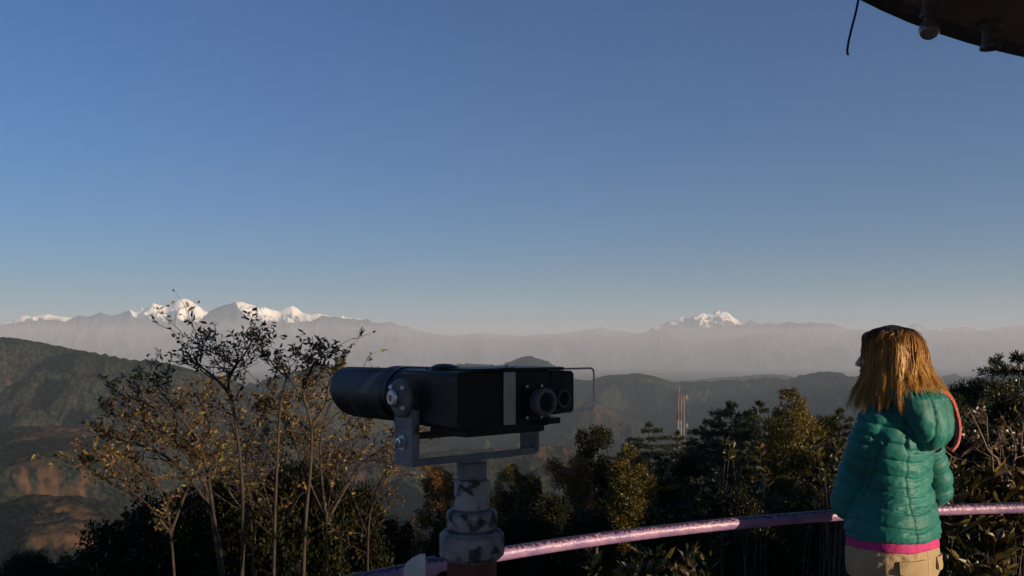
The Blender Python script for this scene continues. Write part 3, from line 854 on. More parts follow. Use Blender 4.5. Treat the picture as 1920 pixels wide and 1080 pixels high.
def ground_at(x, y):
    r = math.hypot(x, y); th = math.atan2(x, y)
    return float(terrain_height(np.array([[th]]), np.array([[r]]))[0, 0])
_rt = random.Random(99)
def tree(kind, px, ytop, D, wpx, name, label, cat="tree", group=None, base_w=None, yaw=None, up=0.0):
    """a tree whose top stands at photo point (px, ytop) at depth D and whose crown is wpx wide"""
    p = at(px, ytop, D)
    zg = ground_at(p.x, D) - .2 + up
    H = max(p.z - zg, 1.0)
    wm, cm = PROTO[kind]
    o = empty(name, (p.x, D, zg), _rt.uniform(0, 6.28) if yaw is None else yaw)
    W0 = {"pine_a": 5.6, "pine_b": 4.6, "pine_c": 5.6, "gold_a": 5.6, "gold_b": 4.4, "dry_a": 4.8, "round_a": 6.6, "round_b": 5.4, "round_c": 6.2}[kind]
    sxy = min(max((wpx / F * D) / W0 * 1.2, H / 10.0 * (.62 if kind[0] == 'r' else .85)), H / 10.0 * 1.7)
    o.scale = (sxy, sxy, H / 10.0)
    link("trunk", wm, None, o, smooth=False); link("crown", cm, None, o, smooth=False)
    tag(o, label, cat, group)
    return o

GP = "dark pines on the slope below the terrace"
tree("pine_a", 1217, 794, 70, 84, "pine_tree", "dark layered pine standing alone left of the antenna mast", "pine tree", GP)
tree("pine_b", 1270, 812, 74, 66, "pine_tree", "dark pine right in front of the foot of the antenna mast", "pine tree", GP)
tree("pine_b", 1302, 826, 80, 50, "pine_tree", "small dark pine just right of the antenna mast", "pine tree", GP)
tree("pine_b", 1178, 826, 84, 46, "pine_tree", "small dark pine half hidden left of the lone layered pine", "pine tree", GP)
tree("pine_a", 1318, 798, 66, 70, "pine_tree", "dark pine with flat tiers second to the right of the mast", "pine tree", GP)
tree("pine_b", 1346, 784, 60, 64, "pine_tree", "narrow dark pine left of the tallest flat topped pine", "pine tree", GP)
tree("pine_c", 1371, 758, 54, 84, "pine_tree", "dark flat tiered pine with a rounded lit tip", "pine tree", GP)
tree("pine_a", 1403, 770, 62, 76, "pine_tree", "dark pine between the lit tip pine and the golden cypress", "pine tree", GP)
tree("pine_b", 1424, 756, 58, 66, "pine_tree", "dark pine touching the left side of the golden cypress", "pine tree", GP)
tree("pine_b", 1575, 770, 60, 64, "pine_tree", "dark pine just left of the woman's shoulder", "pine tree", GP)
tree("pine_a", 1866, 671, 46, 70, "pine_tree", "tall dark tiered pine rising above the right hand hill line", "pine tree", GP)
tree("pine_c", 1912, 668, 40, 96, "pine_tree", "tall dark pine cut by the right edge of the picture", "pine tree", GP)
tree("pine_b", 1838, 716, 48, 60, "pine_tree", "lower dark pine left of the two tall pines at the right", "pine tree", GP)
tree("round_a", 1818, 733, 42, 74, "broadleaf_tree", "dark round tree between the scarf and the right hand pines", "tree")
tree("round_c", 1885, 735, 30, 110, "broadleaf_tree", "olive green tree in front of the tall right hand pines", "tree")
tree("gold_a", 1484, 735, 30, 190, "cypress_tree", "large golden olive cypress lit by the sun left of the woman", "tree")
tree("gold_b", 1547, 783, 36, 46, "cypress_tree", "slim golden spire between the big cypress and the woman", "tree")
tree("gold_a", 1184, 842, 23, 150, "cypress_tree", "sunlit golden cypress above the brightest stretch of railing", "tree")
tree("dry_a", 1064, 858, 28, 96, "broadleaf_tree", "rusty brown tree right of the telescope yoke", "tree")
tree("gold_b", 957, 874, 31, 54, "cypress_tree", "small olive cypress just right of the telescope post", "tree")
tree("round_b", 1113, 812, 30, 100, "broadleaf_tree", "dark round topped tree behind the rusty tree and golden cypress", "tree")
tree("round_b", 993, 898, 34, 66, "broadleaf_tree", "small dark tree between the telescope post and the rusty tree", "tree")
tree("dry_a", 824, 876, 26, 120, "broadleaf_tree", "dry russet tree behind the foot of the telescope yoke", "tree")
GF = "dark trees massed below the terrace"
SH_N = Vector((.5, .87, 0)); SH_S = Vector((.87, -.5, 0))
def added_shade_tree(kind, off, dist, ztop, label):  # unseen trees, added so their shadows darken the crowns below the terrace
    q = Vector((2.69, -.77, 0)) + SH_N * off + SH_S * dist
    zg = ground_at(q.x, q.y) - .2; H = ztop - zg
    wm, cm = PROTO[kind]
    o = empty("pine_tree" if kind[0] == "p" else "dark_tree", (q.x, q.y, zg), _rt.uniform(0, 6.28)); o.scale = (H / 10 * 1.1, H / 10 * 1.1, H / 10)
    link("trunk", wm, None, o, smooth=False); link("crown", cm, None, o, smooth=False)
    tag(o, label, "tree", "added shade trees out of view, right of the tower")
for (k, off, dist, zt_) in [("round_a", 8.5, 13, 1.6), ("round_b", 11.5, 15, 2.4), ("round_b", 14.0, 12, 1.8), ("round_a", 10, 20, 3.0), ("round_b", 12.5, 24, 3.0)]:
    added_shade_tree(k, off, dist, zt_, "leafy tree added out of view right of the tower to shade the lower trees")
for (x, y, D, w, k) in [
        (1035, 945, 20, 150, "round_b"), (1110, 985, 15, 150, "round_a"), (1250, 905, 30, 90, "round_b"), (1296, 862, 46, 100, "round_a"), (1250, 862, 60, 90, "pine_b"), (1330, 845, 52, 90, "pine_c"),
        (1345, 862, 34, 120, "pine_c"), (1398, 835, 36, 120, "pine_b"), (1455, 945, 19, 150, "round_c"), (1530, 880, 24, 140, "pine_b"), (1592, 845, 26, 130, "pine_b"), (1440, 800, 44, 80, "pine_a"),
        (1245, 985, 13, 150, "round_a"), (1380, 940, 17, 170, "round_a"), (1530, 955, 14, 180, "round_b"), (1650, 850, 18, 150, "round_a"), (1730, 800, 20, 140, "round_b"),
        (1790, 768, 24, 120, "pine_a"), (1850, 762, 26, 120, "pine_b"), (1915, 765, 22, 110, "round_a"), (930, 935, 22, 110, "round_b"), (985, 985, 15, 130, "round_a"),
        (1830, 830, 13, 170, "round_a"), (1925, 835, 12, 150, "round_b"), (1735, 880, 11, 150, "round_b"),
        (430, 905, 22, 170, "round_a"), (350, 935, 20, 150, "round_b"), (560, 885, 23, 160, "round_a"), (500, 915, 18, 160, "round_b"), (660, 930, 21, 130, "round_a"),
        (600, 965, 16, 180, "round_c"), (450, 985, 14, 200, "round_a"), (300, 985, 19, 160, "round_b"), (740, 985, 19, 100, "round_b"), (850, 965, 20, 120, "round_a"),
        (235, 965, 26, 100, "pine_b"), (278, 935, 30, 100, "pine_a"), (150, 1045, 22, 130, "round_b"), (50, 1050, 21, 150, "round_a"), (700, 1030, 12, 190, "round_a"), (250, 1045, 13, 170, "round_c"),
        (880, 1020, 14, 170, "round_b"), (1050, 1030, 12, 190, "round_a"), (1210, 1050, 11, 210, "round_b"), (1400, 1020, 11, 220, "round_a"), (1560, 1010, 10.5, 200, "round_b"), (1290, 900, 36, 90, "pine_b"), (1340, 915, 30, 100, "pine_a"), (1210, 900, 40, 80, "pine_b"), (1400, 880, 28, 110, "pine_c"), (1860, 740, 33, 80, "pine_b"), (1795, 748, 38, 70, "pine_b"), (540, 1040, 12, 220, "round_b"), (470, 925, 8.8, 190, "round_b"), (565, 912, 9.2, 190, "round_a"), (385, 945, 9.0, 190, "round_b"), (655, 940, 9.4, 180, "round_b"), (310, 970, 9.6, 170, "round_a"), (240, 1000, 10, 150, "round_b")]:
    tree(k, x, y, D, w, *{"p": ("conifer", "dark pointed conifer standing among the shaded crowns below the terrace"), "c": ("green_tree", "olive green leafy tree among the shaded crowns below the terrace")}.get("p" if k[0] == "p" else k[-1], ("dark_tree", "dark leafy tree in the shaded mass of crowns below the terrace")), "tree", GF)

# ---------------------------------------------------------------- near shrubs with real leaves
M_AUT = leaf_mat("curled_autumn_leaf", [(0, (.050, .028, .014)), (.45, (.12, .065, .026)), (.8, (.22, .13, .045)), (1, (.34, .27, .07))], .35, .07, .5, 1.2, (1.2, 1.1, .9))
M_GRN = leaf_mat("olive_tip_leaf", [(0, (.05, .055, .02)), (.6, (.10, .10, .035)), (1, (.26, .25, .06))], .35, .10, .4, 1.2, (1.2, 1.1, .9))
M_LONG = leaf_mat("leathery_long_leaf", [(0, (.014, .017, .007)), (.6, (.05, .045, .016)), (.85, (.16, .12, .04)), (1, (.30, .22, .07))], .25, .05, .5, 1.5, (1.35, 1.1, .8))
def px_poly(pts, D, rnd, wob=.0):
    out = []
    for i, (x, y, *d) in enumerate(pts):
        p = at(x, y, D + (d[0] if d else 0)); out.append(p)
    return out
def smooth_poly(pts, n=4):
    out = []
    m = len(pts)
    for i in range(m - 1):
        p0, p1, p2, p3 = pts[max(i - 1, 0)], pts[i], pts[i + 1], pts[min(i + 2, m - 1)]
        for k in range(n):
            t = k / n
            out.append(.5 * ((2 * p1) + (p2 - p0) * t + (2 * p0 - 5 * p1 + 4 * p2 - p3) * t * t + (3 * p1 - p0 - 3 * p2 + p3) * t ** 3))
    out.append(pts[-1]); return out
def twiggy(name, label, cat, stems, D, seed, mats, leaf=(.058, .022), n_side=(7, 10), side_len=.55, leaf_per=(0, 2), stem_r=.016, group=None, bare_top=0.0, curl=1.0, side_up=.5, wood_m=None, bend_down=True, keep=None):
    rnd = random.Random(seed); rng = np.random.default_rng(seed)
    wood = MB(); C = []; Dr = []
    base = None
    def leaves(p, d, k):
        for _ in range(k):
            C.append(list(p + Vector((rnd.uniform(-1, 1), rnd.uniform(-1, 1), rnd.uniform(-1, 1))) * .012))
            v = d * .6 + Vector((rnd.uniform(-1, 1), rnd.uniform(-1, 1), rnd.uniform(-.9, .6)))
            Dr.append(list(v))
    def shoot(p, d, ln, r, depth):
        n = 5; pts = [p]; q = p.copy(); dd = d.normalized()
        for i in range(n):
            dd = (dd + Vector((rnd.uniform(-1, 1), rnd.uniform(-1, 1), rnd.uniform(-.7, 1.0))) * .24).normalized()
            q = q + dd * ln / n; pts.append(q.copy())
            if rnd.random() < .62: leaves(q, dd, rnd.randint(*leaf_per) if rnd.random() > bare_top else 0)
            if depth > 0 and rnd.random() < .55:
                s = (dd + Vector((rnd.uniform(-1, 1), rnd.uniform(-1, 1), rnd.uniform(-.4, .9))) * .9)
                shoot(q, s, ln * rnd.uniform(.35, .6), r * .6, depth - 1)
        wood.tube(pts, [r * (1 - .75 * i / n) for i in range(n + 1)], 5, cap=False)
    for st in stems:
        r0 = st[0]; pts = smooth_poly([at(x, y, D + dd) for x, y, dd in st[1]])
        L_ = sum((pts[i + 1] - pts[i]).length for i in range(len(pts) - 1))
        m = len(pts)
        wood.tube(pts, [r0 * (1 - .8 * i / (m - 1)) + .002 for i in range(m)], 7)
        ns = rnd.randint(*n_side)
        f0 = st[2] if len(st) > 2 else .35
        for k in range(ns):
            f = f0 + (1 - f0) * (k + rnd.random()) / ns
            i = min(int(f * (m - 1)), m - 2)
            p = pts[i].lerp(pts[i + 1], f * (m - 1) - i)
            t = (pts[i + 1] - pts[i]).normalized()
            a = rnd.uniform(0, 6.28)
            d = Vector((math.cos(a), math.sin(a) * .7, 0)) + t * side_up + Vector((0, 0, rnd.uniform(-.1, .3)))
            shoot(p, d, side_len * rnd.uniform(.5, 1.25) * (1.45 - 1.18 * f), r0 * .35 * (1.1 - f) + .0022, 2)
        leaves(pts[-1], (pts[-1] - pts[-2]).normalized(), 4)
    root = at(*stems[0][1][0][:2], D + stems[0][1][0][2])
    o = empty(name, tuple(root))
    tag(o, label, cat, group)
    w = wood.build("stems", wood_m or bark_pale, o, auto=0); w.location = -root
    C = np.array(C); Dr = np.array(Dr); n = len(C)
    if keep:
        kk = rng.random(n) < keep; C, Dr = C[kk], Dr[kk]; n = len(C)
    sel = rng.random(n)
    lo = 0.0
    for nm, mt, fr in mats:
        k = (sel >= lo) & (sel < lo + fr); lo += fr
        if not k.any(): continue
        co, q, t = quads_mesh("x", C[k], Dr[k], rng.uniform(.55, 1.2, k.sum()) * leaf[0], rng.uniform(.6, 1.2, k.sum()) * leaf[1], rng, fold=True, curl=curl)
        me = np_mesh(nm, co, q, t)
        lo_ = link(nm, me, mt, o, smooth=False); lo_.location = -root
    return o
GA = "slender autumn saplings left of the telescope"
AUT = [("leaves", M_AUT, .82), ("leaves", M_GRN, .18)]
zb_ = 1500
twiggy("autumn_sapling", "leafy autumn sapling whose highest twig reaches the snow peaks", "sapling",
       [(.015, [(452, 1750, .2), (450, 1250, .1), (456, 1000, 0), (452, 880, 0), (440, 780, .05), (428, 722, 0), (440, 690, -.1), (460, 662, -.1), (474, 636, -.05)], .42),
        (.012, [(436, 745, .05), (410, 715, .1), (380, 690, .2), (355, 672, .2)], .2),
        (.010, [(432, 700, 0), (440, 690, .2), (446, 670, .3), (440, 655, .3)], .2)], 6.4, 5, AUT, n_side=(10, 12), side_len=.46, group=GA, bare_top=.25, keep=.72, leaf=(.050, .018))
twiggy("autumn_sapling", "autumn sapling with two forked upright stems beside the telescope hood", "sapling",
       [(.013, [(560, 1750, .1), (566, 1250, 0), (572, 1000, 0), (582, 880, 0), (584, 800, 0), (572, 755, 0), (568, 720, 0), (574, 698, 0), (580, 676, 0)], .45),
        (.011, [(584, 800, 0), (610, 760, .1), (616, 725, .2), (622, 700, .2), (632, 682, .2)], .15),
        (.010, [(572, 720, 0), (590, 680, -.2), (604, 685, -.2), (612, 668, -.2)], .3)], 6.1, 8, AUT, n_side=(7, 9), side_len=.36, group=GA, bare_top=.25, keep=.72, leaf=(.050, .018))
twiggy("autumn_sapling", "thin autumn sapling with a leaning tip between the two taller ones", "sapling",
       [(.012, [(515, 1750, .1), (512, 1250, 0), (515, 1000, 0), (520, 860, 0), (526, 760, 0), (538, 705, 0), (528, 700, 0), (512, 684, 0), (502, 668, 0)], .5)], 6.6, 13, AUT, n_side=(7, 9), side_len=.36, group=GA, bare_top=.2, keep=.72, leaf=(.050, .018))
twiggy("autumn_bush", "low spreading bush of rusty curled leaves reaching out to the far left", "bush",
       [(.012, [(440, 1700, .1), (430, 1200, 0), (400, 960, 0), (360, 860, 0), (320, 790, 0), (270, 755, 0), (230, 742, 0)], .4),
        (.015, [(400, 960, 0), (340, 880, .2), (280, 840, .2), (210, 822, .2)], .25),
        (.014, [(400, 960, 0), (380, 850, -.2), (330, 770, -.2), (290, 720, -.2)], .25),
        (.013, [(430, 1200, 0), (380, 900, .3), (290, 800, .3), (200, 775, .3)], .4)], 7.4, 21, AUT, n_side=(10, 13), side_len=.62, group="autumn bushes left of the telescope", leaf_per=(0, 2), keep=.85, leaf=(.052, .020))
twiggy("autumn_bush", "dense rusty bush filling the gap between the saplings and the telescope", "bush",
       [(.012, [(620, 1700, .1), (616, 1200, 0), (612, 980, 0), (630, 880, 0), (650, 820, 0), (668, 790, 0)], .4),
        (.014, [(612, 980, 0), (570, 880, .2), (545, 800, .2), (530, 750, .2)], .25),
        (.014, [(612, 980, 0), (670, 880, .2), (720, 840, .2), (745, 812, .2)], .25),
        (.012, [(612, 980, 0), (600, 850, -.2), (612, 780, -.2), (628, 740, -.2)], .25)], 7.8, 34, AUT, n_side=(10, 13), side_len=.60, group="autumn bushes left of the telescope", leaf_per=(0, 2), keep=.85, leaf=(.052, .020))
twiggy("autumn_bush", "rusty bush behind the tall sapling with its crown below the peaks", "bush",
       [(.012, [(480, 1700, .1), (478, 1200, 0), (470, 960, 0), (460, 860, 0), (480, 800, 0), (500, 760, 0)], .4),
        (.014, [(470, 960, 0), (420, 860, .2), (390, 790, .2), (370, 740, .2)], .25),
        (.014, [(470, 960, 0), (500, 860, .3), (540, 820, .3)], .25)], 8.2, 55, AUT, n_side=(10, 13), side_len=.58, group="autumn bushes left of the telescope", leaf_per=(0, 2), keep=.85, leaf=(.052, .020))

twiggy("autumn_bush", "rusty bush low in the thicket nearest the bottom left trees", "bush",
       [(.012, [(330, 1700, .1), (330, 1200, 0), (320, 1000, 0), (300, 920, 0), (270, 880, 0), (240, 850, 0)], .35),
        (.011, [(320, 1000, 0), (350, 920, .2), (370, 880, .2), (380, 850, .2)], .25),
        (.011, [(320, 1000, 0), (280, 950, -.2), (235, 905, -.2), (205, 880, -.2)], .25)], 7.0, 71, AUT, n_side=(10, 13), side_len=.6, group="autumn bushes left of the telescope", leaf_per=(0, 2), keep=.85, leaf=(.052, .020))
twiggy("autumn_bush", "rusty bush low in the middle of the thicket under the saplings", "bush",
       [(.012, [(520, 1700, .1), (520, 1200, 0), (515, 1010, 0), (500, 930, 0), (480, 880, 0), (470, 850, 0)], .35),
        (.011, [(515, 1010, 0), (560, 930, .2), (590, 890, .2), (610, 850, .2)], .25),
        (.011, [(515, 1010, 0), (450, 950, -.2), (420, 905, -.2), (400, 875, -.2)], .25)], 8.0, 72, AUT, n_side=(10, 13), side_len=.6, group="autumn bushes left of the telescope", leaf_per=(0, 2), keep=.85, leaf=(.052, .020))
twiggy("autumn_bush", "rusty bush low beside the telescope pedestal", "bush",
       [(.012, [(690, 1700, .1), (690, 1200, 0), (690, 1010, 0), (700, 940, 0), (720, 890, 0), (745, 860, 0)], .35),
        (.011, [(690, 1010, 0), (660, 930, .2), (640, 890, .2), (630, 860, .2)], .25)], 8.4, 73, AUT, n_side=(10, 13), side_len=.55, group="autumn bushes left of the telescope", leaf_per=(0, 2), keep=.85, leaf=(.052, .020))

# evergreen shrubs with long leaves in rosettes, right of the woman and behind the railing
def rosette_shrub(name, label, tips, D, seed, leaf=(.12, .030), root=None, per=9, mat=None, group=None, rstem=.008):
    rnd = random.Random(seed); rng = np.random.default_rng(seed)
    wood = MB(); C = []; Dr = []
    base = at(*root)
    for (x, y, dd) in tips:
        tip = at(x, y, D + dd)
        b = base + Vector((rnd.uniform(-.25, .25), rnd.uniform(-.2, .2), 0))
        mid = b.lerp(tip, .6) + Vector((rnd.uniform(-.12, .12), rnd.uniform(-.1, .1), rnd.uniform(-.02, .15)))
        pts = smooth_poly([b, mid, tip])
        wood.tube(pts, [rstem * (1 - .6 * i / (len(pts) - 1)) for i in range(len(pts))], 5)
        ax = (tip - mid).normalized()
        for lv in range(3):
            p = tip - ax * .045 * lv * rnd.uniform(.8, 1.6)
            for k in range(per if lv == 0 else per - 4):
                a = rnd.uniform(0, 6.283)
                u = ax.orthogonal().normalized(); v = ax.cross(u)
                sp = rnd.uniform(.45, 1.3) + lv * .35
                C.append(list(p)); Dr.append(list(ax * 1.0 + (u * math.cos(a) + v * math.sin(a)) * sp))
    o = empty(name, tuple(base)); tag(o, label, "shrub", group)
    w = wood.build("stems", bark, o, auto=0); w.location = -base
    n = len(C)
    co, q, t = quads_mesh("x", np.array(C), np.array(Dr), rng.uniform(.55, 1.15, n) * leaf[0], rng.uniform(.7, 1.2, n) * leaf[1], rng, fold=True, curl=.5)
    l = link("leaves", np_mesh("leaves", co, q, t), mat or M_LONG, o, smooth=False); l.location = -base
    return o
rr = random.Random(4)
def tips(x0, x1, y0, y1, n, dz=.5): return [(rr.uniform(x0, x1), y0 + (y1 - y0) * rr.random() ** .8, rr.uniform(-dz, dz)) for _ in range(n)]
GS = "long leaved evergreen shrubs behind the railing"
rosette_shrub("evergreen_shrub", "shrub of sunlit long leaves just above the rail right of the woman", tips(1775, 1850, 880, 1000, 26, .25), 4.9, 1, root=(1815, 2300, 5.0), group=GS)
rosette_shrub("evergreen_shrub", "shrub of sunlit long leaves above the rail at the right edge", tips(1855, 1960, 885, 1010, 30, .3), 5.0, 2, root=(1905, 2300, 5.1), group=GS)
rosette_shrub("evergreen_shrub", "shrub of golden leaves below the rail beside the trouser pocket", tips(1765, 1880, 985, 1120, 24, .25), 4.6, 3, root=(1825, 2400, 4.7), leaf=(.13, .036), group=GS)
rosette_shrub("evergreen_shrub", "shrub with glinting leaves left of the woman in front of the golden cypress", tips(1520, 1600, 815, 960, 26, .7), 9.5, 4, root=(1555, 1500, 9.6), leaf=(.13, .036), group=GS)
rosette_shrub("evergreen_shrub", "shrub with glinting upright shoots over the dark trees right of the mast", tips(1360, 1440, 800, 930, 9, .8), 10.5, 5, root=(1405, 1450, 10.6), leaf=(.13, .036), group=GS)
rosette_shrub("evergreen_shrub", "dark shrub behind the railing between telescope and woman", tips(1080, 1330, 1040, 1110, 34, .6), 6.0, 6, root=(1210, 1800, 6.1), leaf=(.13, .035), group=GS)
# bare reddish stems at the right
def bare(name, label, stems, D, seed):
    o = twiggy(name, label, "shrub", stems, D, seed, [("leaves", M_AUT, 1.0)], leaf=(.06, .024), n_side=(4, 6), side_len=.26, leaf_per=(0, 1), keep=.22, wood_m=noisy_mat("reddish_twig", (.10, .06, .04), (.2, .13, .09), 20, .8), group="bare stemmed shrubs at the right")
    return o
bare("bare_shrub", "bare reddish stems crossing the dark trees right of the scarf", [(.011, [(1850, 1600, 0), (1880, 950, 0), (1850, 840, 0), (1818, 770, 0)], .4), (.009, [(1850, 1600, 0), (1862, 930, .1), (1852, 830, .1), (1850, 780, .1)], .4),
     (.009, [(1850, 1600, 0), (1780, 930, .1), (1800, 860, .1), (1822, 840, .1)], .4)], 5.8, 61)
bare("bare_shrub", "bare reddish stems rising beside the right edge of the picture", [(.011, [(1900, 1600, 0), (1898, 950, 0), (1904, 850, 0), (1893, 800, 0)], .4), (.009, [(1900, 1600, 0), (1888, 930, .1), (1886, 880, .1), (1870, 800, .1)], .4),
     (.009, [(1900, 1600, 0), (1925, 930, .1), (1915, 840, .1), (1920, 790, .1)], .4)], 6.2, 62)

# ---------------------------------------------------------------- mast, houses
mast_m = noisy_mat("weathered_white_steel", (.28, .25, .21), (.38, .34, .29), 2, .6)
mast_r = noisy_mat("faded_red_steel", (.20, .14, .10), (.26, .18, .13), 2, .6)
MD = 120.0
mt_ = at(1274, 738, MD); mzg = ground_at(mt_.x, MD)
mast = empty("antenna_mast", (mt_.x, MD, mzg)); mH = mt_.z - mzg
tag(mast, "tall thin red and white lattice mast with small antennas rising above the pines", "mast")
seg = 6
for s in range(seg):
    mb = MB(); z0 = mH * s / seg; z1 = mH * (s + 1) / seg; w = .22
    for dx, dy in ((-w, -w), (w, -w), (w, w), (-w, w)):
        mb.tube([(dx, dy, z0), (dx, dy, z1)], .06, 5)
    k = 5
    for i in range(k):
        a = z0 + (z1 - z0) * i / k; b = z0 + (z1 - z0) * (i + 1) / k
        for (p, q) in (((-w, -w), (w, -w)), ((w, -w), (w, w)), ((w, w), (-w, w)), ((-w, w), (-w, -w))):
            mb.tube([(*p, a), (*q, b)], .025, 4); mb.tube([(*p, b), (*q, b)], .025, 4)
    mb.build("lattice_section", mast_r if s % 2 else mast_m, mast, auto=0)
MB().tube([(.62, 0, mH * .25), (.62, 0, mH * .985)], .045, 6).tube([(0, 0, mH * .3), (.62, 0, mH * .3)], .03, 4).tube([(0, 0, mH * .6), (.62, 0, mH * .6)], .03, 4).tube([(0, 0, mH * .95), (.62, 0, mH * .95)], .03, 4).build("side_pole", mast_m, mast, auto=0)
MB().tube([(0, 0, mH), (0, 0, mH + .9)], .03, 5).build("spike", mast_m, mast, auto=0)
for hz in (.975, .80, .62):
    MB().tube([(.62, 0, mH * hz), (.95, 0, mH * hz)], .03, 5).tube([(.95, 0, mH * hz - .35), (.95, 0, mH * hz + .35)], .05, 6).tube([(1.1, 0, mH * hz - .25), (1.1, 0, mH * hz + .25)], .05, 6).build("antenna", mast_m, mast, auto=0)

blue_roof = noisy_mat("blue_sheet_roof", (.07, .085, .16), (.11, .13, .22), 3, .4)
white_wall = noisy_mat("whitewashed_wall", (.55, .52, .47), (.7, .67, .6), 1.5, .9)
mud_wall = noisy_mat("ochre_wall", (.30, .18, .10), (.42, .26, .15), 1.5, .9)
rust_roof = noisy_mat("tin_roof", (.40, .38, .36), (.6, .57, .54), 1.0, .5)
dark_open = noisy_mat("dark_opening", (.02, .02, .025), (.035, .035, .04), 2, .3)
def house(x, y, D, w, d, h, label, rz=0, roof=blue_roof, wall=white_wall, group=None, rise=.9, name="house", drop=None, windows=True):
    p = at(x, y, D)
    zg = ground_at(p.x, D) if drop is None else p.z - drop
    hh = max(p.z - rise - zg, 2.2) + .6
    o = empty(name, (p.x, D, p.z - rise - hh), rz)
    tag(o, label, "house", group)
    MB().box((0, 0, hh / 2), (w / 2, d / 2, hh / 2)).build("wall", wall, o, smooth=False)
    mb = MB(); e = .35
    vs = [(-w / 2 - e, -d / 2 - e, hh - .1), (w / 2 + e, -d / 2 - e, hh - .1), (w / 2 + e, d / 2 + e, hh - .1), (-w / 2 - e, d / 2 + e, hh - .1), (-w / 2 - e, 0, hh + rise), (w / 2 + e, 0, hh + rise)]
    top = [(0, 1, 5, 4), (2, 3, 4, 5), (1, 2, 5), (3, 0, 4), (3, 2, 1, 0)]
    mb.add(vs, top); mb.build("roof", roof, o, smooth=False)
    if windows:
        for k in (-1, 0, 1):
            MB().box((k * w * .3, -d / 2 - .012, hh - 1.5), (w * .07, .02, .5)).build("window" if k else "door", dark_open, o, smooth=False)
    return o
GB = "blue roofed houses among the trees"
house(1243, 943, 38, 4.5, 4, 0, "small house with a pale blue roof edge showing between the golden cypress and the pines", .2, group=GB)
house(1342, 944, 36, 5.5, 4.5, 0, "house with a dark blue wall and roof glimpsed behind the shaded rail", -.15, group=GB, wall=noisy_mat("blue_wall", (.04, .05, .13), (.06, .07, .17), 2, .7))
house(640, 1046, 26, 5.5, 4, 0, "house with a dim blue roof low down left of the pale panel", .25, group=GB)
GH = "tiny pale houses on the far slopes"
def far_house(x, y, label, group=GH, s=1.0, wall=white_wall, roof=rust_roof):
    # walk down the sight line until it meets the ground
    d = 350.0
    while d < 12000:
        p = at(x, y, d)
        if ground_at(p.x, d) >= p.z: break
        d *= 1.01
    w = 7 * s
    o = house(x, y - 3.5 * s * F / d * .6, d - 6, w, 5, 0, label, rz=.3, roof=roof, wall=wall, group=group, rise=1.2, drop=1.2 + 3.2 * s, windows=False, name="farmhouse")
for (x, y, s) in [(167, 1004, 1.3), (174, 1019, 1.5), (134, 797, 1.6), (150, 799, 1.3), (702, 938, 1.2), (722, 936, 1.0), (755, 948, 1.0), (598, 925, 1.0), (664, 944, 1.0), (1020, 845, 1.6), (1060, 838, 1.4), (742, 1004, .8)]:
    far_house(x, y, "tiny pale farmhouse catching the light on a far slope", s=s)
# ---------------------------------------------------------------- the woman at the railing
P_HIP = Vector((1.445, 3.37, 0)); P_SH = Vector((1.468, 3.385, 0))
PF = Vector((-.545, .839, 0)).normalized()        # the way her body faces
PL = Vector((-PF.y, PF.x, 0))                    # her left
HF = Vector((-.80, .60, 0)).normalized()         # the way her head faces
HL = Vector((-HF.y, HF.x, 0))
person = empty("person", tuple(P_HIP))
tag(person, "golden haired woman in a teal quilted jacket and khaki trousers at the railing", "person")

def remeshed(name, solids, voxel, smooth_it=2):
    """fuse several closed solids into one continuous skin"""
    me = bpy.data.meshes.new(name + "_src")
    v = []; f = []
    for m in solids:
        k = len(v); v.extend(m.v); f.extend([tuple(i + k for i in q) for q in m.f])
    me.from_pydata(v, [], f)
    bm = bmesh.new(); bm.from_mesh(me); bmesh.ops.recalc_face_normals(bm, faces=bm.faces); bm.to_mesh(me); bm.free()
    o = bpy.data.objects.new(name + "_src", me); COL.objects.link(o)
    md = o.modifiers.new("r", 'REMESH'); md.mode = 'VOXEL'; md.voxel_size = voxel; md.adaptivity = 0
    if smooth_it:
        sm_ = o.modifiers.new("s", 'SMOOTH'); sm_.iterations = smooth_it; sm_.factor = .5
    dg = bpy.context.evaluated_depsgraph_get(); dg.update()
    out = bpy.data.meshes.new_from_object(o.evaluated_get(dg)); out.name = name
    bpy.data.objects.remove(o); bpy.data.meshes.remove(me)
    return out
def get_np(me):
    co = np.empty(len(me.vertices) * 3, np.float32); me.vertices.foreach_get("co", co)
    no = np.empty(len(me.vertices) * 3, np.float32); me.vertices.foreach_get("normal", no)
    return co.reshape(-1, 3).astype(float), no.reshape(-1, 3).astype(float)
def set_np(me, co): me.vertices.foreach_set("co", co.astype(np.float32).ravel()); me.update()

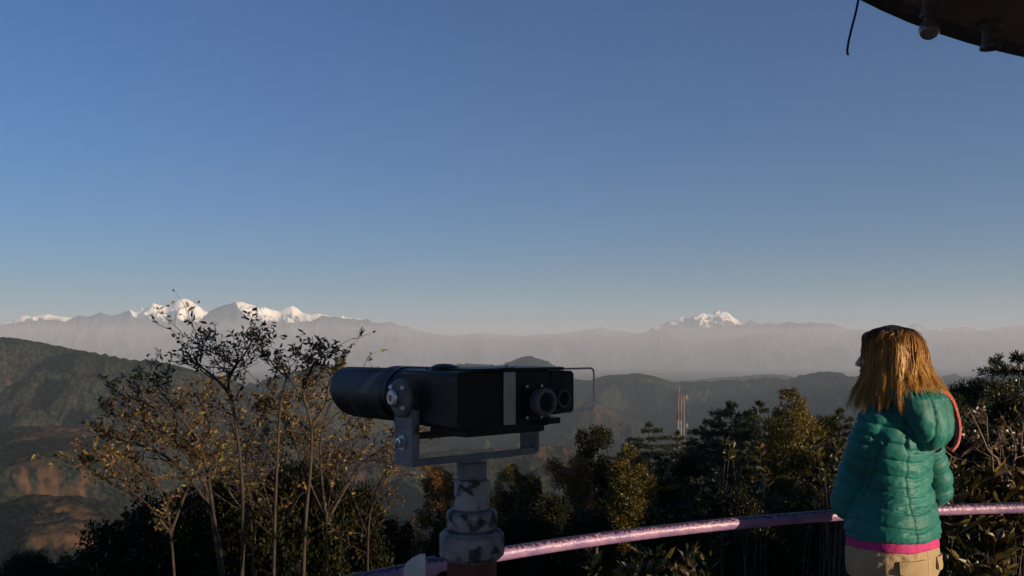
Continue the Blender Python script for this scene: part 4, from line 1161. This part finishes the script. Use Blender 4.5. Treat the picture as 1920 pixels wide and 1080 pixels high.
def loft(sections, n=40, axes=None, p=2.3):
    """sections: (centre, half width, half depth)"""
    a0, a1 = axes or (PL, PF)
    mb = MB(); vs = []
    for c, w, d in sections:
        c = Vector(c)
        for k in range(n):
            t = 2 * math.pi * k / n
            ct, st = math.cos(t), math.sin(t)
            x = math.copysign(abs(ct) ** (2 / p), ct); y = math.copysign(abs(st) ** (2 / p), st)
            vs.append(c + a0 * x * w + a1 * y * d)
    m = len(sections); fs = []
    for i in range(m - 1):
        for k in range(n): fs.append((i * n + k, i * n + (k + 1) % n, (i + 1) * n + (k + 1) % n, (i + 1) * n + k))
    fs.append(tuple(range(n - 1, -1, -1))); fs.append(tuple((m - 1) * n + k for k in range(n)))
    return mb.add(vs, fs)
def ellipsoid(c, rx, ry, rz, axes, n=20, m=12):
    secs = []
    mb = MB(); vs = []; fs = []; c = Vector(c)
    for i in range(1, m):
        ph = math.pi * i / m
        for k in range(n):
            t = 2 * math.pi * k / n
            vs.append(c + axes[0] * math.cos(t) * math.sin(ph) * rx + axes[1] * math.sin(t) * math.sin(ph) * ry + axes[2] * math.cos(ph) * rz)
    for i in range(m - 2):
        for k in range(n): fs.append((i * n + k, i * n + (k + 1) % n, (i + 1) * n + (k + 1) % n, (i + 1) * n + k))
    fs.append(tuple(range(n - 1, -1, -1))); fs.append(tuple((m - 2) * n + k for k in range(n)))
    return mb.add(vs, fs)
UP = Vector((0, 0, 1))
def trunk_c(z):
    t = min(max((z - .85) / .5, 0), 1); c = P_HIP.lerp(P_SH, t); return Vector((c.x, c.y, z))

SL = P_SH + PL * .146 + UP * 1.268; EL = Vector((1.300, 3.430, .948)); WL = Vector((1.415, 3.640, .918))
SR = P_SH - PL * .138 + UP * 1.270; ER = Vector((1.700, 3.560, .975)); WR = Vector((1.575, 3.705, .922))

# ---- body: head, neck, trunk, arms, hands and legs in one skin
HC = Vector((1.4190, 3.366, 1.512))
def hp_(f, l, z): return HC + HF * f + HL * l + UP * z
body_s = []
HA = (HL, HF, UP)
body_s.append(ellipsoid(hp_(-.008, 0, .018), .073, .090, .092, HA))
body_s.append(loft([(hp_(.028, 0, .045), .052, .048), (hp_(.034, 0, .010), .058, .052), (hp_(.036, 0, -.030), .055, .050), (hp_(.042, 0, -.065), .043, .043), (hp_(.050, 0, -.092), .026, .028), (hp_(.052, 0, -.104), .012, .014)], 24, (HL, HF), 2.2))
body_s.append(loft([(hp_(.083, 0, .012), .006, .006), (hp_(.092, 0, -.006), .008, .009), (hp_(.101, 0, -.028), .012, .014), (hp_(.098, 0, -.036), .013, .012), (hp_(.086, 0, -.041), .010, .008)], 14, (HL, HF), 2))
body_s.append(ellipsoid(hp_(.087, 0, -.054), .022, .010, .006, HA, 14, 8))
body_s.append(ellipsoid(hp_(.084, 0, -.064), .020, .011, .007, HA, 14, 8))
body_s.append(ellipsoid(hp_(.077, 0, -.090), .018, .015, .014, HA, 14, 8))
for s in (-1, 1):
    body_s.append(ellipsoid(hp_(.074, .030 * s, .026), .022, .012, .007, HA, 12, 8))
    body_s.append(ellipsoid(hp_(-.006, .074 * s, -.004), .008, .018, .030, HA, 12, 8))
    body_s.append(ellipsoid(hp_(.060, .038 * s, -.022), .022, .018, .018, HA, 12, 8))
neck_b = P_SH + UP * 1.33
body_s.append(MB().tube([hp_(-.012, 0, -.03), hp_(-.012, 0, -.10), neck_b.lerp(hp_(0, 0, -.10), .3), neck_b - UP * .05], [.050, .050, .054, .068], 20))
body_s.append(loft([(trunk_c(.74), .145, .10), (trunk_c(.84), .14, .095), (trunk_c(.95), .125, .085), (trunk_c(1.04), .115, .080), (trunk_c(1.15), .130, .088), (trunk_c(1.25), .145, .09), (trunk_c(1.31), .12, .07), (trunk_c(1.34), .06, .05)], 28))
for S, E, W, s in ((SL, EL, WL, 1), (SR, ER, WR, -1)):
    body_s.append(MB().tube([S, S.lerp(E, .5), E, E.lerp(W, .3), W], [.045, .040, .036, .036, .025], 14))
    # hand: palm, four fingers closing over the rail, thumb leaving the side
    tgt = Vector((1.500, 3.722, .905)) if s > 0 else Vector((1.497, 3.735, .926))
    d = (tgt - W).normalized(); nrm = UP; sd = d.cross(nrm).normalized() * (1 if s > 0 else -1)
    Wd = W + d * .010
    body_s.append(MB().tube([W - d * .02, W + d * .01, W + d * .04, W + d * .075], [.024, .024, .032, .030], 14, squash=.5) if False else ellipsoid(W + d * .040, .047, .038, .015, (d, sd, nrm), 18, 10))
    for k, (ln, off) in enumerate(((.072, .028), (.080, .010), (.074, -.009), (.058, -.027))):
        b = W + d * .070 + sd * off
        d1 = (d + sd * off * 3).normalized()
        p1 = b + d1 * ln * .42; p2 = p1 + (d1 * .8 - nrm * .6).normalized() * ln * .33; p3 = p2 + (d1 * .25 - nrm).normalized() * ln * .25
        body_s.append(MB().tube([b - d * .02, b, p1, p2, p3], [.0088, .0090, .0082, .0075, .0062], 10))
    tb = W + d * .022 + sd * .028
    body_s.append(MB().tube([tb - sd * .012, tb, tb + (d + sd * .8).normalized() * .028, tb + (d * 1.2 + sd * .45).normalized() * .056 - nrm * .008], [.012, .0115, .010, .008], 10))
HIPL, HIPR = P_HIP + PL * .085, P_HIP - PL * .085
FOOTL = P_HIP + PL * .10 - PF * .015; FOOTR = P_HIP - PL * .10 + PF * .05
for hpj, ft in ((HIPL, FOOTL), (HIPR, FOOTR)):
    kn = hpj.lerp(ft, .5) + PF * .015
    body_s.append(MB().tube([hpj + UP * .80, hpj + UP * .68, Vector((kn.x, kn.y, .46)), Vector((ft.x, ft.y, .28)), Vector((ft.x, ft.y, .07))], [.080, .078, .050, .048, .034], 16))
    body_s.append(loft([(ft + PF * .03 + UP * .022, .030, .085), (ft + PF * .03 + UP * .05, .028, .075), (ft + UP * .085, .026, .035)], 18))
skin_m = noisy_mat("skin", (.42, .23, .16), (.50, .29, .20), 25, .5)
skin_m.node_tree.nodes["Principled BSDF"].inputs["Subsurface Weight"].default_value = .1
skin_m.node_tree.nodes["Principled BSDF"].inputs["Subsurface Radius"].default_value = (.01, .004, .002)
def wear(name, me, mat):
    o = link(name, me, mat, person); o.location = -P_HIP; return o
body = wear("body", remeshed("body", body_s, .0040, 2), skin_m)
eye_m, _, b_, _, _ = new_mat("eye_white"); b_.inputs["Base Color"].default_value = (.6, .57, .53, 1); b_.inputs["Roughness"].default_value = .15
iris_m, _, b_, _, _ = new_mat("iris"); b_.inputs["Base Color"].default_value = (.05, .03, .02, 1); b_.inputs["Roughness"].default_value = .1
for s in (-1, 1):
    e = ellipsoid(hp_(.066, .031 * s, .012), .0125, .0125, .0125, HA, 16, 10).build("eye", eye_m, body)
    ellipsoid(hp_(.0755, .031 * s, .012), .0052, .0035, .0052, HA, 12, 8).build("iris", iris_m, e, smooth=True)

# ---- jacket
TR = [(.835, .178, .148), (.86, .179, .149), (.91, .172, .140), (.97, .154, .122), (1.03, .140, .110), (1.09, .144, .113), (1.15, .160, .117), (1.21, .166, .120), (1.26, .164, .116), (1.295, .150, .106), (1.325, .120, .093), (1.350, .096, .084), (1.380, .080, .078), (1.405, .074, .074)]
jk = [loft([(trunk_c(z), w, d) for z, w, d in TR], 48, p=2.35)]
def sleeve(S, E, W):
    pts = smooth_poly([S + UP * .012, S.lerp(E, .5), E, E.lerp(W, .5), W], 5)
    m = len(pts)
    rr_ = [np.interp(i / (m - 1), [0, .15, .30, .50, .62, .80, .97, 1], [.052, .062, .064, .060, .057, .051, .041, .036]) for i in range(m)]
    return MB().tube(pts, rr_, 24), [Vector(p) for p in pts]
slL, plL = sleeve(SL, EL, WL); slR, plR = sleeve(SR, ER, WR)
jk += [slL, slR, ellipsoid(SL - PL * .02, .058, .062, .058, (PL, PF, UP)), ellipsoid(SR + PL * .02, .058, .062, .058, (PL, PF, UP))]
HB = -PF
def hb(back, left, z): return P_SH + HB * back + PL * left + UP * z
hood = loft([(hb(.020, 0, 1.405), .085, .080), (hb(.045, .002, 1.395), .118, .088), (hb(.085, 0, 1.365), .126, .082), (hb(.115, -.004, 1.325), .123, .066), (hb(.135, -.006, 1.275), .108, .057), (hb(.142, -.008, 1.225), .082, .050), (hb(.138, -.010, 1.190), .050, .038), (hb(.128, -.010, 1.172), .022, .02)], 40, p=2.1)
jk.append(hood)
jme = remeshed("jacket", jk, .0046, 3)
co, no = get_np(jme)
def seg_param(co, pts):
    """distance to polyline, running length"""
    best = np.full(len(co), 9.0); par = np.zeros(len(co)); run = 0
    for a, b in zip(pts[:-1], pts[1:]):
        a_ = np.array(a); d = np.array(b) - a_; L2 = d @ d; L1 = math.sqrt(L2)
        t = np.clip(((co - a_) @ d) / L2, 0, 1)
        ds = np.linalg.norm(co - (a_ + t[:, None] * d), axis=1)
        k = ds < best; best[k] = ds[k]; par[k] = run + t[k] * L1; run += L1
    return best, par, run
rel = co - np.array(P_SH); lf = rel @ np.array(PL); bk = -(rel @ np.array(PF)); z = co[:, 2]
dL, pL_, LL = seg_param(co, plL); dR, pR_, LR = seg_param(co, plR)
is_hood = ((bk > .105) & (z > 1.165) & (np.abs(lf + .008) < .135) & (no @ np.array(PF) < .55)) | (z > 1.345)
tw = np.interp(z, [t[0] for t in TR], [t[1] for t in TR])
slv = ((dL < .085) & (pL_ > .045) & (lf > tw * .78)) | ((dR < .085) & (pR_ > .045) & (lf < -tw * .78)) | (((dL < .075) & (pL_ > LL * .5)) | ((dR < .075) & (pR_ > LR * .5)))
use_l = dL < dR
par = np.where(use_l, pL_, pR_)
def quilt(s, gap, puff, groove, sig=.0042):
    ph = (s / gap) % 1.0; d = np.minimum(ph, 1 - ph) * gap
    return puff * (1 - (1 - 2 * d / gap) ** 2) - groove * np.exp(-(d / sig) ** 2)
ang = np.arctan2(lf, bk)
wav = .010 * np.sin(ang * 2.3 + .6) + .008 * (fbm(ang * 2.2 + 9, z * 6, 3, 5) - .5)
q_t = quilt(z + wav * 1.6 + .006, .060, .0042, .0048)
q_s = quilt(par + .012 * np.sin(ang * 3), .066, .0048, .0050)
q_h = quilt(lf + .030, .075, .0055, .0045) * (z < 1.36)
rimg = .0035 * np.sin(np.arctan2(lf, bk - .05) * 42) * np.exp(-((z - 1.385) / .022) ** 2)
# creases: long across the small of the back and under the arm, short on the sleeves
def cr(u, v, seed, su, sv): return ridged(u * su, v * sv, 4, seed, .55) - .5
waist = np.exp(-((z - 1.00) / .10) ** 2)
w_t = cr(ang, z + .25 * np.abs(ang) * .05, 31, 1.6, 34) * (.003 + .013 * waist) + cr(ang, z + ang * .03, 33, 3, 11) * .004
w_s = cr(ang * .5 + 3, par, 41, 3.0, 16) * .010 + cr(ang, par, 43, 5, 40) * .0015
w_h = cr(lf * 10, z, 51, 2.5, 12) * .006 + cr(lf * 10, z, 53, 6, 40) * .002
fine = (fbm(co[:, 0] * 60 + co[:, 1] * 20, z * 75 - co[:, 1] * 30, 3, 71) - .5) * .002
disp = np.where(is_hood, q_h + w_h + rimg, np.where(slv, q_s + w_s, q_t + w_t)) + fine
# soften the jumps between zones
e = np.empty(len(jme.edges) * 2, np.int32); jme.edges.foreach_get("vertices", e); e = e.reshape(-1, 2)
cnt = np.bincount(e.ravel(), minlength=len(co)).astype(float)
zone = np.where(is_hood, 2, np.where(slv, 1, 0))
edge_mask = np.zeros(len(co), bool); diff = zone[e[:, 0]] != zone[e[:, 1]]; edge_mask[e[diff].ravel()] = True
for _ in range(3):
    nb = np.zeros(len(co)); np.add.at(nb, e[:, 0], disp[e[:, 1]]); np.add.at(nb, e[:, 1], disp[e[:, 0]])
    av = nb / cnt
    edge2 = np.zeros(len(co), bool); k = edge_mask[e[:, 0]] | edge_mask[e[:, 1]]; edge2[e[k].ravel()] = True; edge_mask = edge2
    disp = np.where(edge_mask, (disp + av) / 2, disp)
crease = np.zeros(len(co), bool); crease[e[diff].ravel()] = True
for _ in range(1):
    k = crease[e[:, 0]] | crease[e[:, 1]]; c_2 = crease.copy(); c_2[e[k].ravel()] = True; crease = c_2
disp = np.where(crease, disp - .007, disp)
seam_v = (~is_hood) & (~slv) & (bk > 0)
disp = np.where(seam_v, disp - .004 * np.exp(-((np.abs(lf - .095) - 0) / .004) ** 2) * (z < 1.16) - .004 * np.exp(-((lf + .10) / .004) ** 2) * (z < 1.16), disp)
set_np(jme, co + no * disp[:, None])
def nylon():
    m, nt, b, N, L = new_mat("teal_nylon")
    tc = N.new("ShaderNodeTexCoord"); n1 = N.new("ShaderNodeTexNoise"); n1.inputs["Scale"].default_value = 7; n1.inputs["Detail"].default_value = 5
    L.new(tc.outputs["Object"], n1.inputs["Vector"])
    r = ramp(N, [(.35, (.002, .105, .092)), (.65, (.003, .160, .136))]); L.new(n1.outputs[0], r.inputs[0]); L.new(r.outputs[0], b.inputs["Base Color"])
    b.inputs["Roughness"].default_value = .58; b.inputs["Sheen Weight"].default_value = .08; b.inputs["Specular IOR Level"].default_value = .35
    n2 = N.new("ShaderNodeTexNoise"); n2.inputs["Scale"].default_value = 85; n2.inputs["Detail"].default_value = 3
    L.new(tc.outputs["Object"], n2.inputs["Vector"])
    bp = N.new("ShaderNodeBump"); bp.inputs["Strength"].default_value = .25; bp.inputs["Distance"].default_value = .003
    L.new(n2.outputs[0], bp.inputs["Height"]); L.new(bp.outputs[0], b.inputs["Normal"])
    return m
jacket = wear("jacket", jme, nylon())
trim_m = noisy_mat("lime_binding", (.05, .28, .03), (.09, .38, .05), 40, .6)
trim = []
for k in range(25):
    a = -1.15 + 2.75 * k / 24           # round the back of the hood mouth, her left side to her right
    trim.append(hb(.036 + .092 * math.cos(a), .120 * math.sin(a), 1.402 - .010 * math.cos(a)))
t_o = MB().tube(trim, .0052, 8).build("hood_trim", trim_m, jacket)
# red patterned lining turned out over her right shoulder
def lining_mat():
    m, nt, b, N, L = new_mat("red_patterned_lining")
    tc = N.new("ShaderNodeTexCoord"); v = N.new("ShaderNodeTexVoronoi"); v.inputs["Scale"].default_value = 55
    L.new(tc.outputs["Object"], v.inputs["Vector"])
    r = ramp(N, [(.15, (.34, .20, .12)), (.35, (.30, .022, .022)), (.7, (.42, .05, .04))]); L.new(v.outputs["Distance"], r.inputs[0])
    L.new(r.outputs[0], b.inputs["Base Color"]); b.inputs["Roughness"].default_value = .7
    return m
lin = smooth_poly([at(1764, 730, 3.36), at(1781, 746, 3.40), at(1792, 775, 3.43), at(1797, 805, 3.43), at(1793, 832, 3.42), at(1783, 846, 3.41)], 5)
MB().tube(lin, [.008, .013, .015, .016, .014, .015, .016, .016, .017, .018, .018, .019, .019, .019, .019, .018, .018, .017, .016, .015, .014, .013, .012, .010, .008, .005][:len(lin)], 12, squash=.55).build("hood_lining", lining_mat(), jacket)
MB().tube([p + Vector((.008, -.004, .002)) for p in lin], .0022, 6).build("lining_piping", noisy_mat("orange_piping", (.5, .16, .06), (.6, .22, .09), 30, .6), jacket)

# ---- pink shirt hem, trousers, shoes
pink = noisy_mat("pink_jersey", (.42, .018, .15), (.50, .028, .19), 20, .8, bump=.2, bscale=200)
sh = remeshed("shirt", [loft([(trunk_c(z), w, d) for z, w, d in ((.800, .176, .144), (.806, .1775, .1455), (.83, .174, .142), (.86, .165, .130))], 48, p=2.35)], .004, 1)
c2, n2_ = get_np(sh)
a2 = np.arctan2((c2 - np.array(P_HIP)) @ np.array(PL), (c2 - np.array(P_HIP)) @ np.array(PF))
set_np(sh, c2 + n2_ * ((fbm(a2 * 5, c2[:, 2] * 20, 3, 3) - .5) * .006)[:, None] + np.array([0, 0, 1]) * (np.sin(a2 * 4 + 1) * .003 * (c2[:, 2] < .82))[:, None])
wear("shirt", sh, pink)
khaki = noisy_mat("khaki_cotton", (.30, .225, .125), (.37, .28, .16), 9, .9, bump=.35, bscale=160)
TRS = [(.875, .150, .115), (.83, .165, .132), (.78, .175, .142), (.73, .178, .145), (.69, .172, .138), (.665, .150, .11)]
ts = [loft([(trunk_c(z), w, d) for z, w, d in TRS], 44, p=2.4)]
for hpj, ft in ((HIPL, FOOTL), (HIPR, FOOTR)):
    kn = hpj.lerp(ft, .5) + PF * .015
    ts.append(MB().tube(smooth_poly([hpj + UP * .76, hpj + UP * .66, Vector((kn.x, kn.y, .47)), Vector((ft.x, ft.y, .26)), Vector((ft.x, ft.y, .035))], 4), [.086, .091, .094, .094, .093, .088, .082, .078, .076, .074, .073, .073, .073, .072, .071, .071, .072], 22))
tme = remeshed("trousers", ts, .005, 3)
c3, n3 = get_np(tme)
r3 = c3 - np.array(P_HIP); l3 = r3 @ np.array(PL); f3 = r3 @ np.array(PF); z3 = c3[:, 2]
a3 = np.arctan2(l3, -f3)
d3 = (ridged(a3 * 2 + z3 * 6, z3 * 16 - a3 * 1.5, 4, 61, .5) - .5) * .010 + (ridged(a3 * 5, z3 * 9, 3, 63) - .5) * .004
d3 -= .004 * np.exp(-((l3 - 0) / .003) ** 2) * (f3 < 0) * (z3 > .68)
d3 -= .003 * np.exp(-((z3 - .795) / .0022) ** 2) * 0
set_np(tme, c3 + n3 * d3[:, None])
trousers = wear("trousers", tme, khaki)
def hipsurf(ang_, z, off):
    w = np.interp(z, [t[0] for t in TRS][::-1], [t[1] for t in TRS][::-1]); d = np.interp(z, [t[0] for t in TRS][::-1], [t[2] for t in TRS][::-1])
    ct, st = math.cos(ang_), math.sin(ang_); p = 2.4
    return trunk_c(z) + PL * math.copysign(abs(ct) ** (2 / p), ct) * (w + off) + PF * math.copysign(abs(st) ** (2 / p), st) * (d + off)
def pocket(a0, a1, z0, z1, name="pocket", curve=.008):
    n, m = 14, 8; vs = []; fs = []
    for off in (.0095, .0005):
        for j in range(m + 1):
            for i in range(n + 1):
                u = i / n; v = j / m
                vs.append(hipsurf(a0 + (a1 - a0) * u, z0 + (z1 - z0) * v - curve * math.sin(math.pi * u) * (1 - v), off + .0022 * math.sin(u * 7 + v * 4)))
    W_ = n + 1; K = W_ * (m + 1)
    for j in range(m):
        for i in range(n):
            a = j * W_ + i; fs.append((a, a + 1, a + W_ + 1, a + W_)); fs.append((K + a, K + a + W_, K + a + W_ + 1, K + a + 1))
    for i in range(n): fs.append((i, K + i, K + i + 1, i + 1)); b = m * W_ + i; fs.append((b, b + 1, K + b + 1, K + b))
    for j in range(m): a = j * W_; fs.append((a, a + W_, K + a + W_, K + a)); b = a + n; fs.append((b, K + b, K + b + W_, b + W_))
    MB().add(vs, fs).build(name, khaki, trousers)
pocket(R(-86), R(-48), .728, .772, curve=.012); pocket(R(-140), R(-104), .728, .772, curve=.012)
pocket(R(-30), R(-10), .700, .765, curve=.004)
shoe_m = noisy_mat("grey_walking_shoe", (.07, .065, .06), (.12, .11, .10), 30, .8, bump=.3)
for ft in (FOOTL, FOOTR):
    s_ = remeshed("shoe", [loft([(ft + PF * .035 + UP * .002, .046, .132), (ft + PF * .035 + UP * .02, .046, .132), (ft + PF * .03 + UP * .05, .041, .115), (ft + PF * .0 + UP * .075, .038, .065), (ft - PF * .01 + UP * .11, .038, .045)], 26)], .005, 2)
    wear("shoe", s_, shoe_m)

# ---- hair: a cap and several thousand strands gathered into locks
VR = Vector((.92, -.39, 0)).normalized(); VD = Vector((.39, .92, 0)).normalized()
HX = Vector((1.4390, 3.364, 0))
ZT = [1.636, 1.628, 1.610, 1.580, 1.530, 1.480, 1.450, 1.420, 1.390, 1.360, 1.320, 1.28]
RLn = [.010, .052, .082, .100, .103, .100, .100, .112, .130, .142, .148, .150]
RRt = [.010, .055, .088, .106, .120, .130, .140, .156, .178, .190, .185, .185]
RDp = [.010, .045, .072, .090, .098, .100, .102, .108, .116, .124, .130, .13]
def hair_r(psi, z):
    """radius of the hair outline at height z in direction psi (0 = picture right, +90 deg = away)"""
    c, s = np.cos(psi), np.sin(psi)
    zz = -np.asarray(z); ZZ = [-v for v in ZT]
    a = np.where(c > 0, np.interp(zz, ZZ, RRt), np.interp(zz, ZZ, RLn)); b = np.interp(zz, ZZ, RDp)
    return a * b / np.sqrt((b * c) ** 2 + (a * s) ** 2)
FACE = math.atan2(HF.dot(VD), HF.dot(VR))        # direction of the face in psi
rng = np.random.default_rng(77)
NL, NS, NP = 210, 34, 15
hv = []; hq = []; hcol = []
vc = 0
for lk in range(NL):
    while True:
        psi0 = rng.uniform(-math.pi, math.pi)
        dlt = (psi0 - FACE + math.pi) % (2 * math.pi) - math.pi
        if -math.radians(50) < dlt < math.radians(24): continue
        break
    zend = rng.uniform(1.31, 1.41)
    if math.cos(psi0) > .35: zend = rng.uniform(1.385, 1.425)
    drift = rng.normal() * .20 + (-.25 if -math.radians(120) < dlt < -math.radians(40) else .0)
    layer = rng.uniform(.80, 1.06)
    wav_a = rng.uniform(.003, .010); wav_f = rng.uniform(1.2, 3); wav_p = rng.uniform(0, 6.28)
    tp = rng.uniform(-.055, .075)
    lockc = rng.random()
    for st in range(NS):
        fly = rng.random() < .04; du = rng.normal() * (.2 if fly else .06); dr = rng.normal() * (.05 if fly else .022) + (.03 if fly else 0)
        fz = rng.normal() * .012
        t = np.linspace(0, 1, NP)
        z_ = 1.634 - (1.634 - (zend + fz)) * (t ** 1.05)
        psi = psi0 + du * (1 - .65 * t ** 2) + drift * t ** 1.5 + wav_a / .1 * np.sin(wav_f * t * 3 + wav_p) * t
        rad = hair_r(psi, z_) * (layer + dr * (1 - .5 * t)) + wav_a * np.sin(wav_f * 1.7 * t * 3 + wav_p * 2) * t + .012 * t ** 6 * rng.uniform(-1, 1.4)
        rad = np.maximum(rad, .004)
        P = np.stack([HX.x + (np.cos(psi) * VR.x + np.sin(psi) * VD.x) * rad, HX.y + (np.cos(psi) * VR.y + np.sin(psi) * VD.y) * rad, z_], -1)
        # start on the parting instead of one point
        w = np.clip(1 - t / .30, 0, 1)[:, None] ** 1.3
        part = np.array([HX.x + HF.x * tp, HX.y + HF.y * tp, 1.628 - abs(tp) ** 2 * 5 + .004])
        P = P * (1 - w) + (part + (P - P[0]) * .75) * w
        tan = np.gradient(P, axis=0); tan /= np.linalg.norm(tan, axis=1, keepdims=True)
        out = P - np.array([HX.x, HX.y, 0]); out[:, 2] = .0; out /= np.maximum(np.linalg.norm(out, axis=1, keepdims=True), 1e-6)
        sd = np.cross(tan, out); sd /= np.maximum(np.linalg.norm(sd, axis=1, keepdims=True), 1e-6)
        r = rng.uniform(.0006, .0013) * np.interp(t, [0, .1, .7, 1], [.8, 1, 1, .25])[:, None]
        ring = np.stack([P + sd * r, P - sd * r * .5 + out * r * .8, P - sd * r * .5 - out * r * .8], 1)   # NP,3,3
        hv.append(ring.reshape(-1, 3))
        i = np.arange(NP - 1)[:, None] * 3; k = np.arange(3)[None, :]
        qd = np.stack([i + k, i + (k + 1) % 3, i + 3 + (k + 1) % 3, i + 3 + k], -1).reshape(-1, 4) + vc
        hq.append(qd); vc += NP * 3
        hcol.append(np.repeat(np.clip(t * .75 + lockc * .3 + rng.normal() * .06, 0, 1), 3))
hv = np.concatenate(hv); hq = np.concatenate(hq); hcol = np.concatenate(hcol)
hme = np_mesh("hair", hv, hq)
if len(hme.vertices) == len(hcol):
    hme.attributes.new("along", 'FLOAT', 'POINT').data.foreach_set("value", hcol.astype(np.float32))
def hair_mat(cap=False):
    m, nt, b, N, L = new_mat("golden_brown_hair" if not cap else "hair_roots")
    if cap:
        b.inputs["Base Color"].default_value = (.035, .02, .012, 1); b.inputs["Roughness"].default_value = .6; return m
    a = N.new("ShaderNodeAttribute"); a.attribute_name = "along"
    r = ramp(N, [(0, (.030, .016, .010)), (.15, (.08, .040, .016)), (.35, (.36, .175, .045)), (1, (.76, .45, .14))])
    L.new(a.outputs["Fac"], r.inputs[0]); L.new(r.outputs[0], b.inputs["Base Color"])
    b.inputs["Roughness"].default_value = .32; b.inputs["Specular IOR Level"].default_value = .8
    try: b.inputs["Specular Tint"].default_value = (1, .72, .4, 1)
    except Exception: pass
    t = N.new("ShaderNodeBsdfTranslucent"); L.new(r.outputs[0], t.inputs[0])
    mx = N.new("ShaderNodeMixShader"); mx.inputs[0].default_value = .25
    out = N["Material Output"] if False else [n for n in N if n.type == 'OUTPUT_MATERIAL'][0]
    L.new(b.outputs[0], mx.inputs[1]); L.new(t.outputs[0], mx.inputs[2]); L.new(mx.outputs[0], out.inputs[0])
    return m
hair = wear("hair", hme, hair_mat())
# cap under the strands, open at the face
secs = []; n = 48; vs = []; fs = []
zc = [1.622, 1.606, 1.58, 1.53, 1.48, 1.44, 1.40, 1.375]
for z_ in zc:
    for k in range(n):
        ps = 2 * math.pi * k / n
        dl = (ps - FACE + math.pi) % (2 * math.pi) - math.pi
        f = .80
        rr_ = float(hair_r(ps, z_)) * f
        if z_ < 1.575 and abs(dl + .2) < .95: rr_ = min(rr_, .058)
        vs.append(Vector((HX.x, HX.y, z_)) + (VR * math.cos(ps) + VD * math.sin(ps)) * rr_)
for i in range(len(zc) - 1):
    for k in range(n): fs.append((i * n + k, i * n + (k + 1) % n, (i + 1) * n + (k + 1) % n, (i + 1) * n + k))
fs.append(tuple(range(n - 1, -1, -1))); fs.append(tuple((len(zc) - 1) * n + k for k in range(n)))
cap = MB().add(vs, fs).build("hair_cap", hair_mat(True), None)
cap.parent = hair; cap.location = (0, 0, 0)
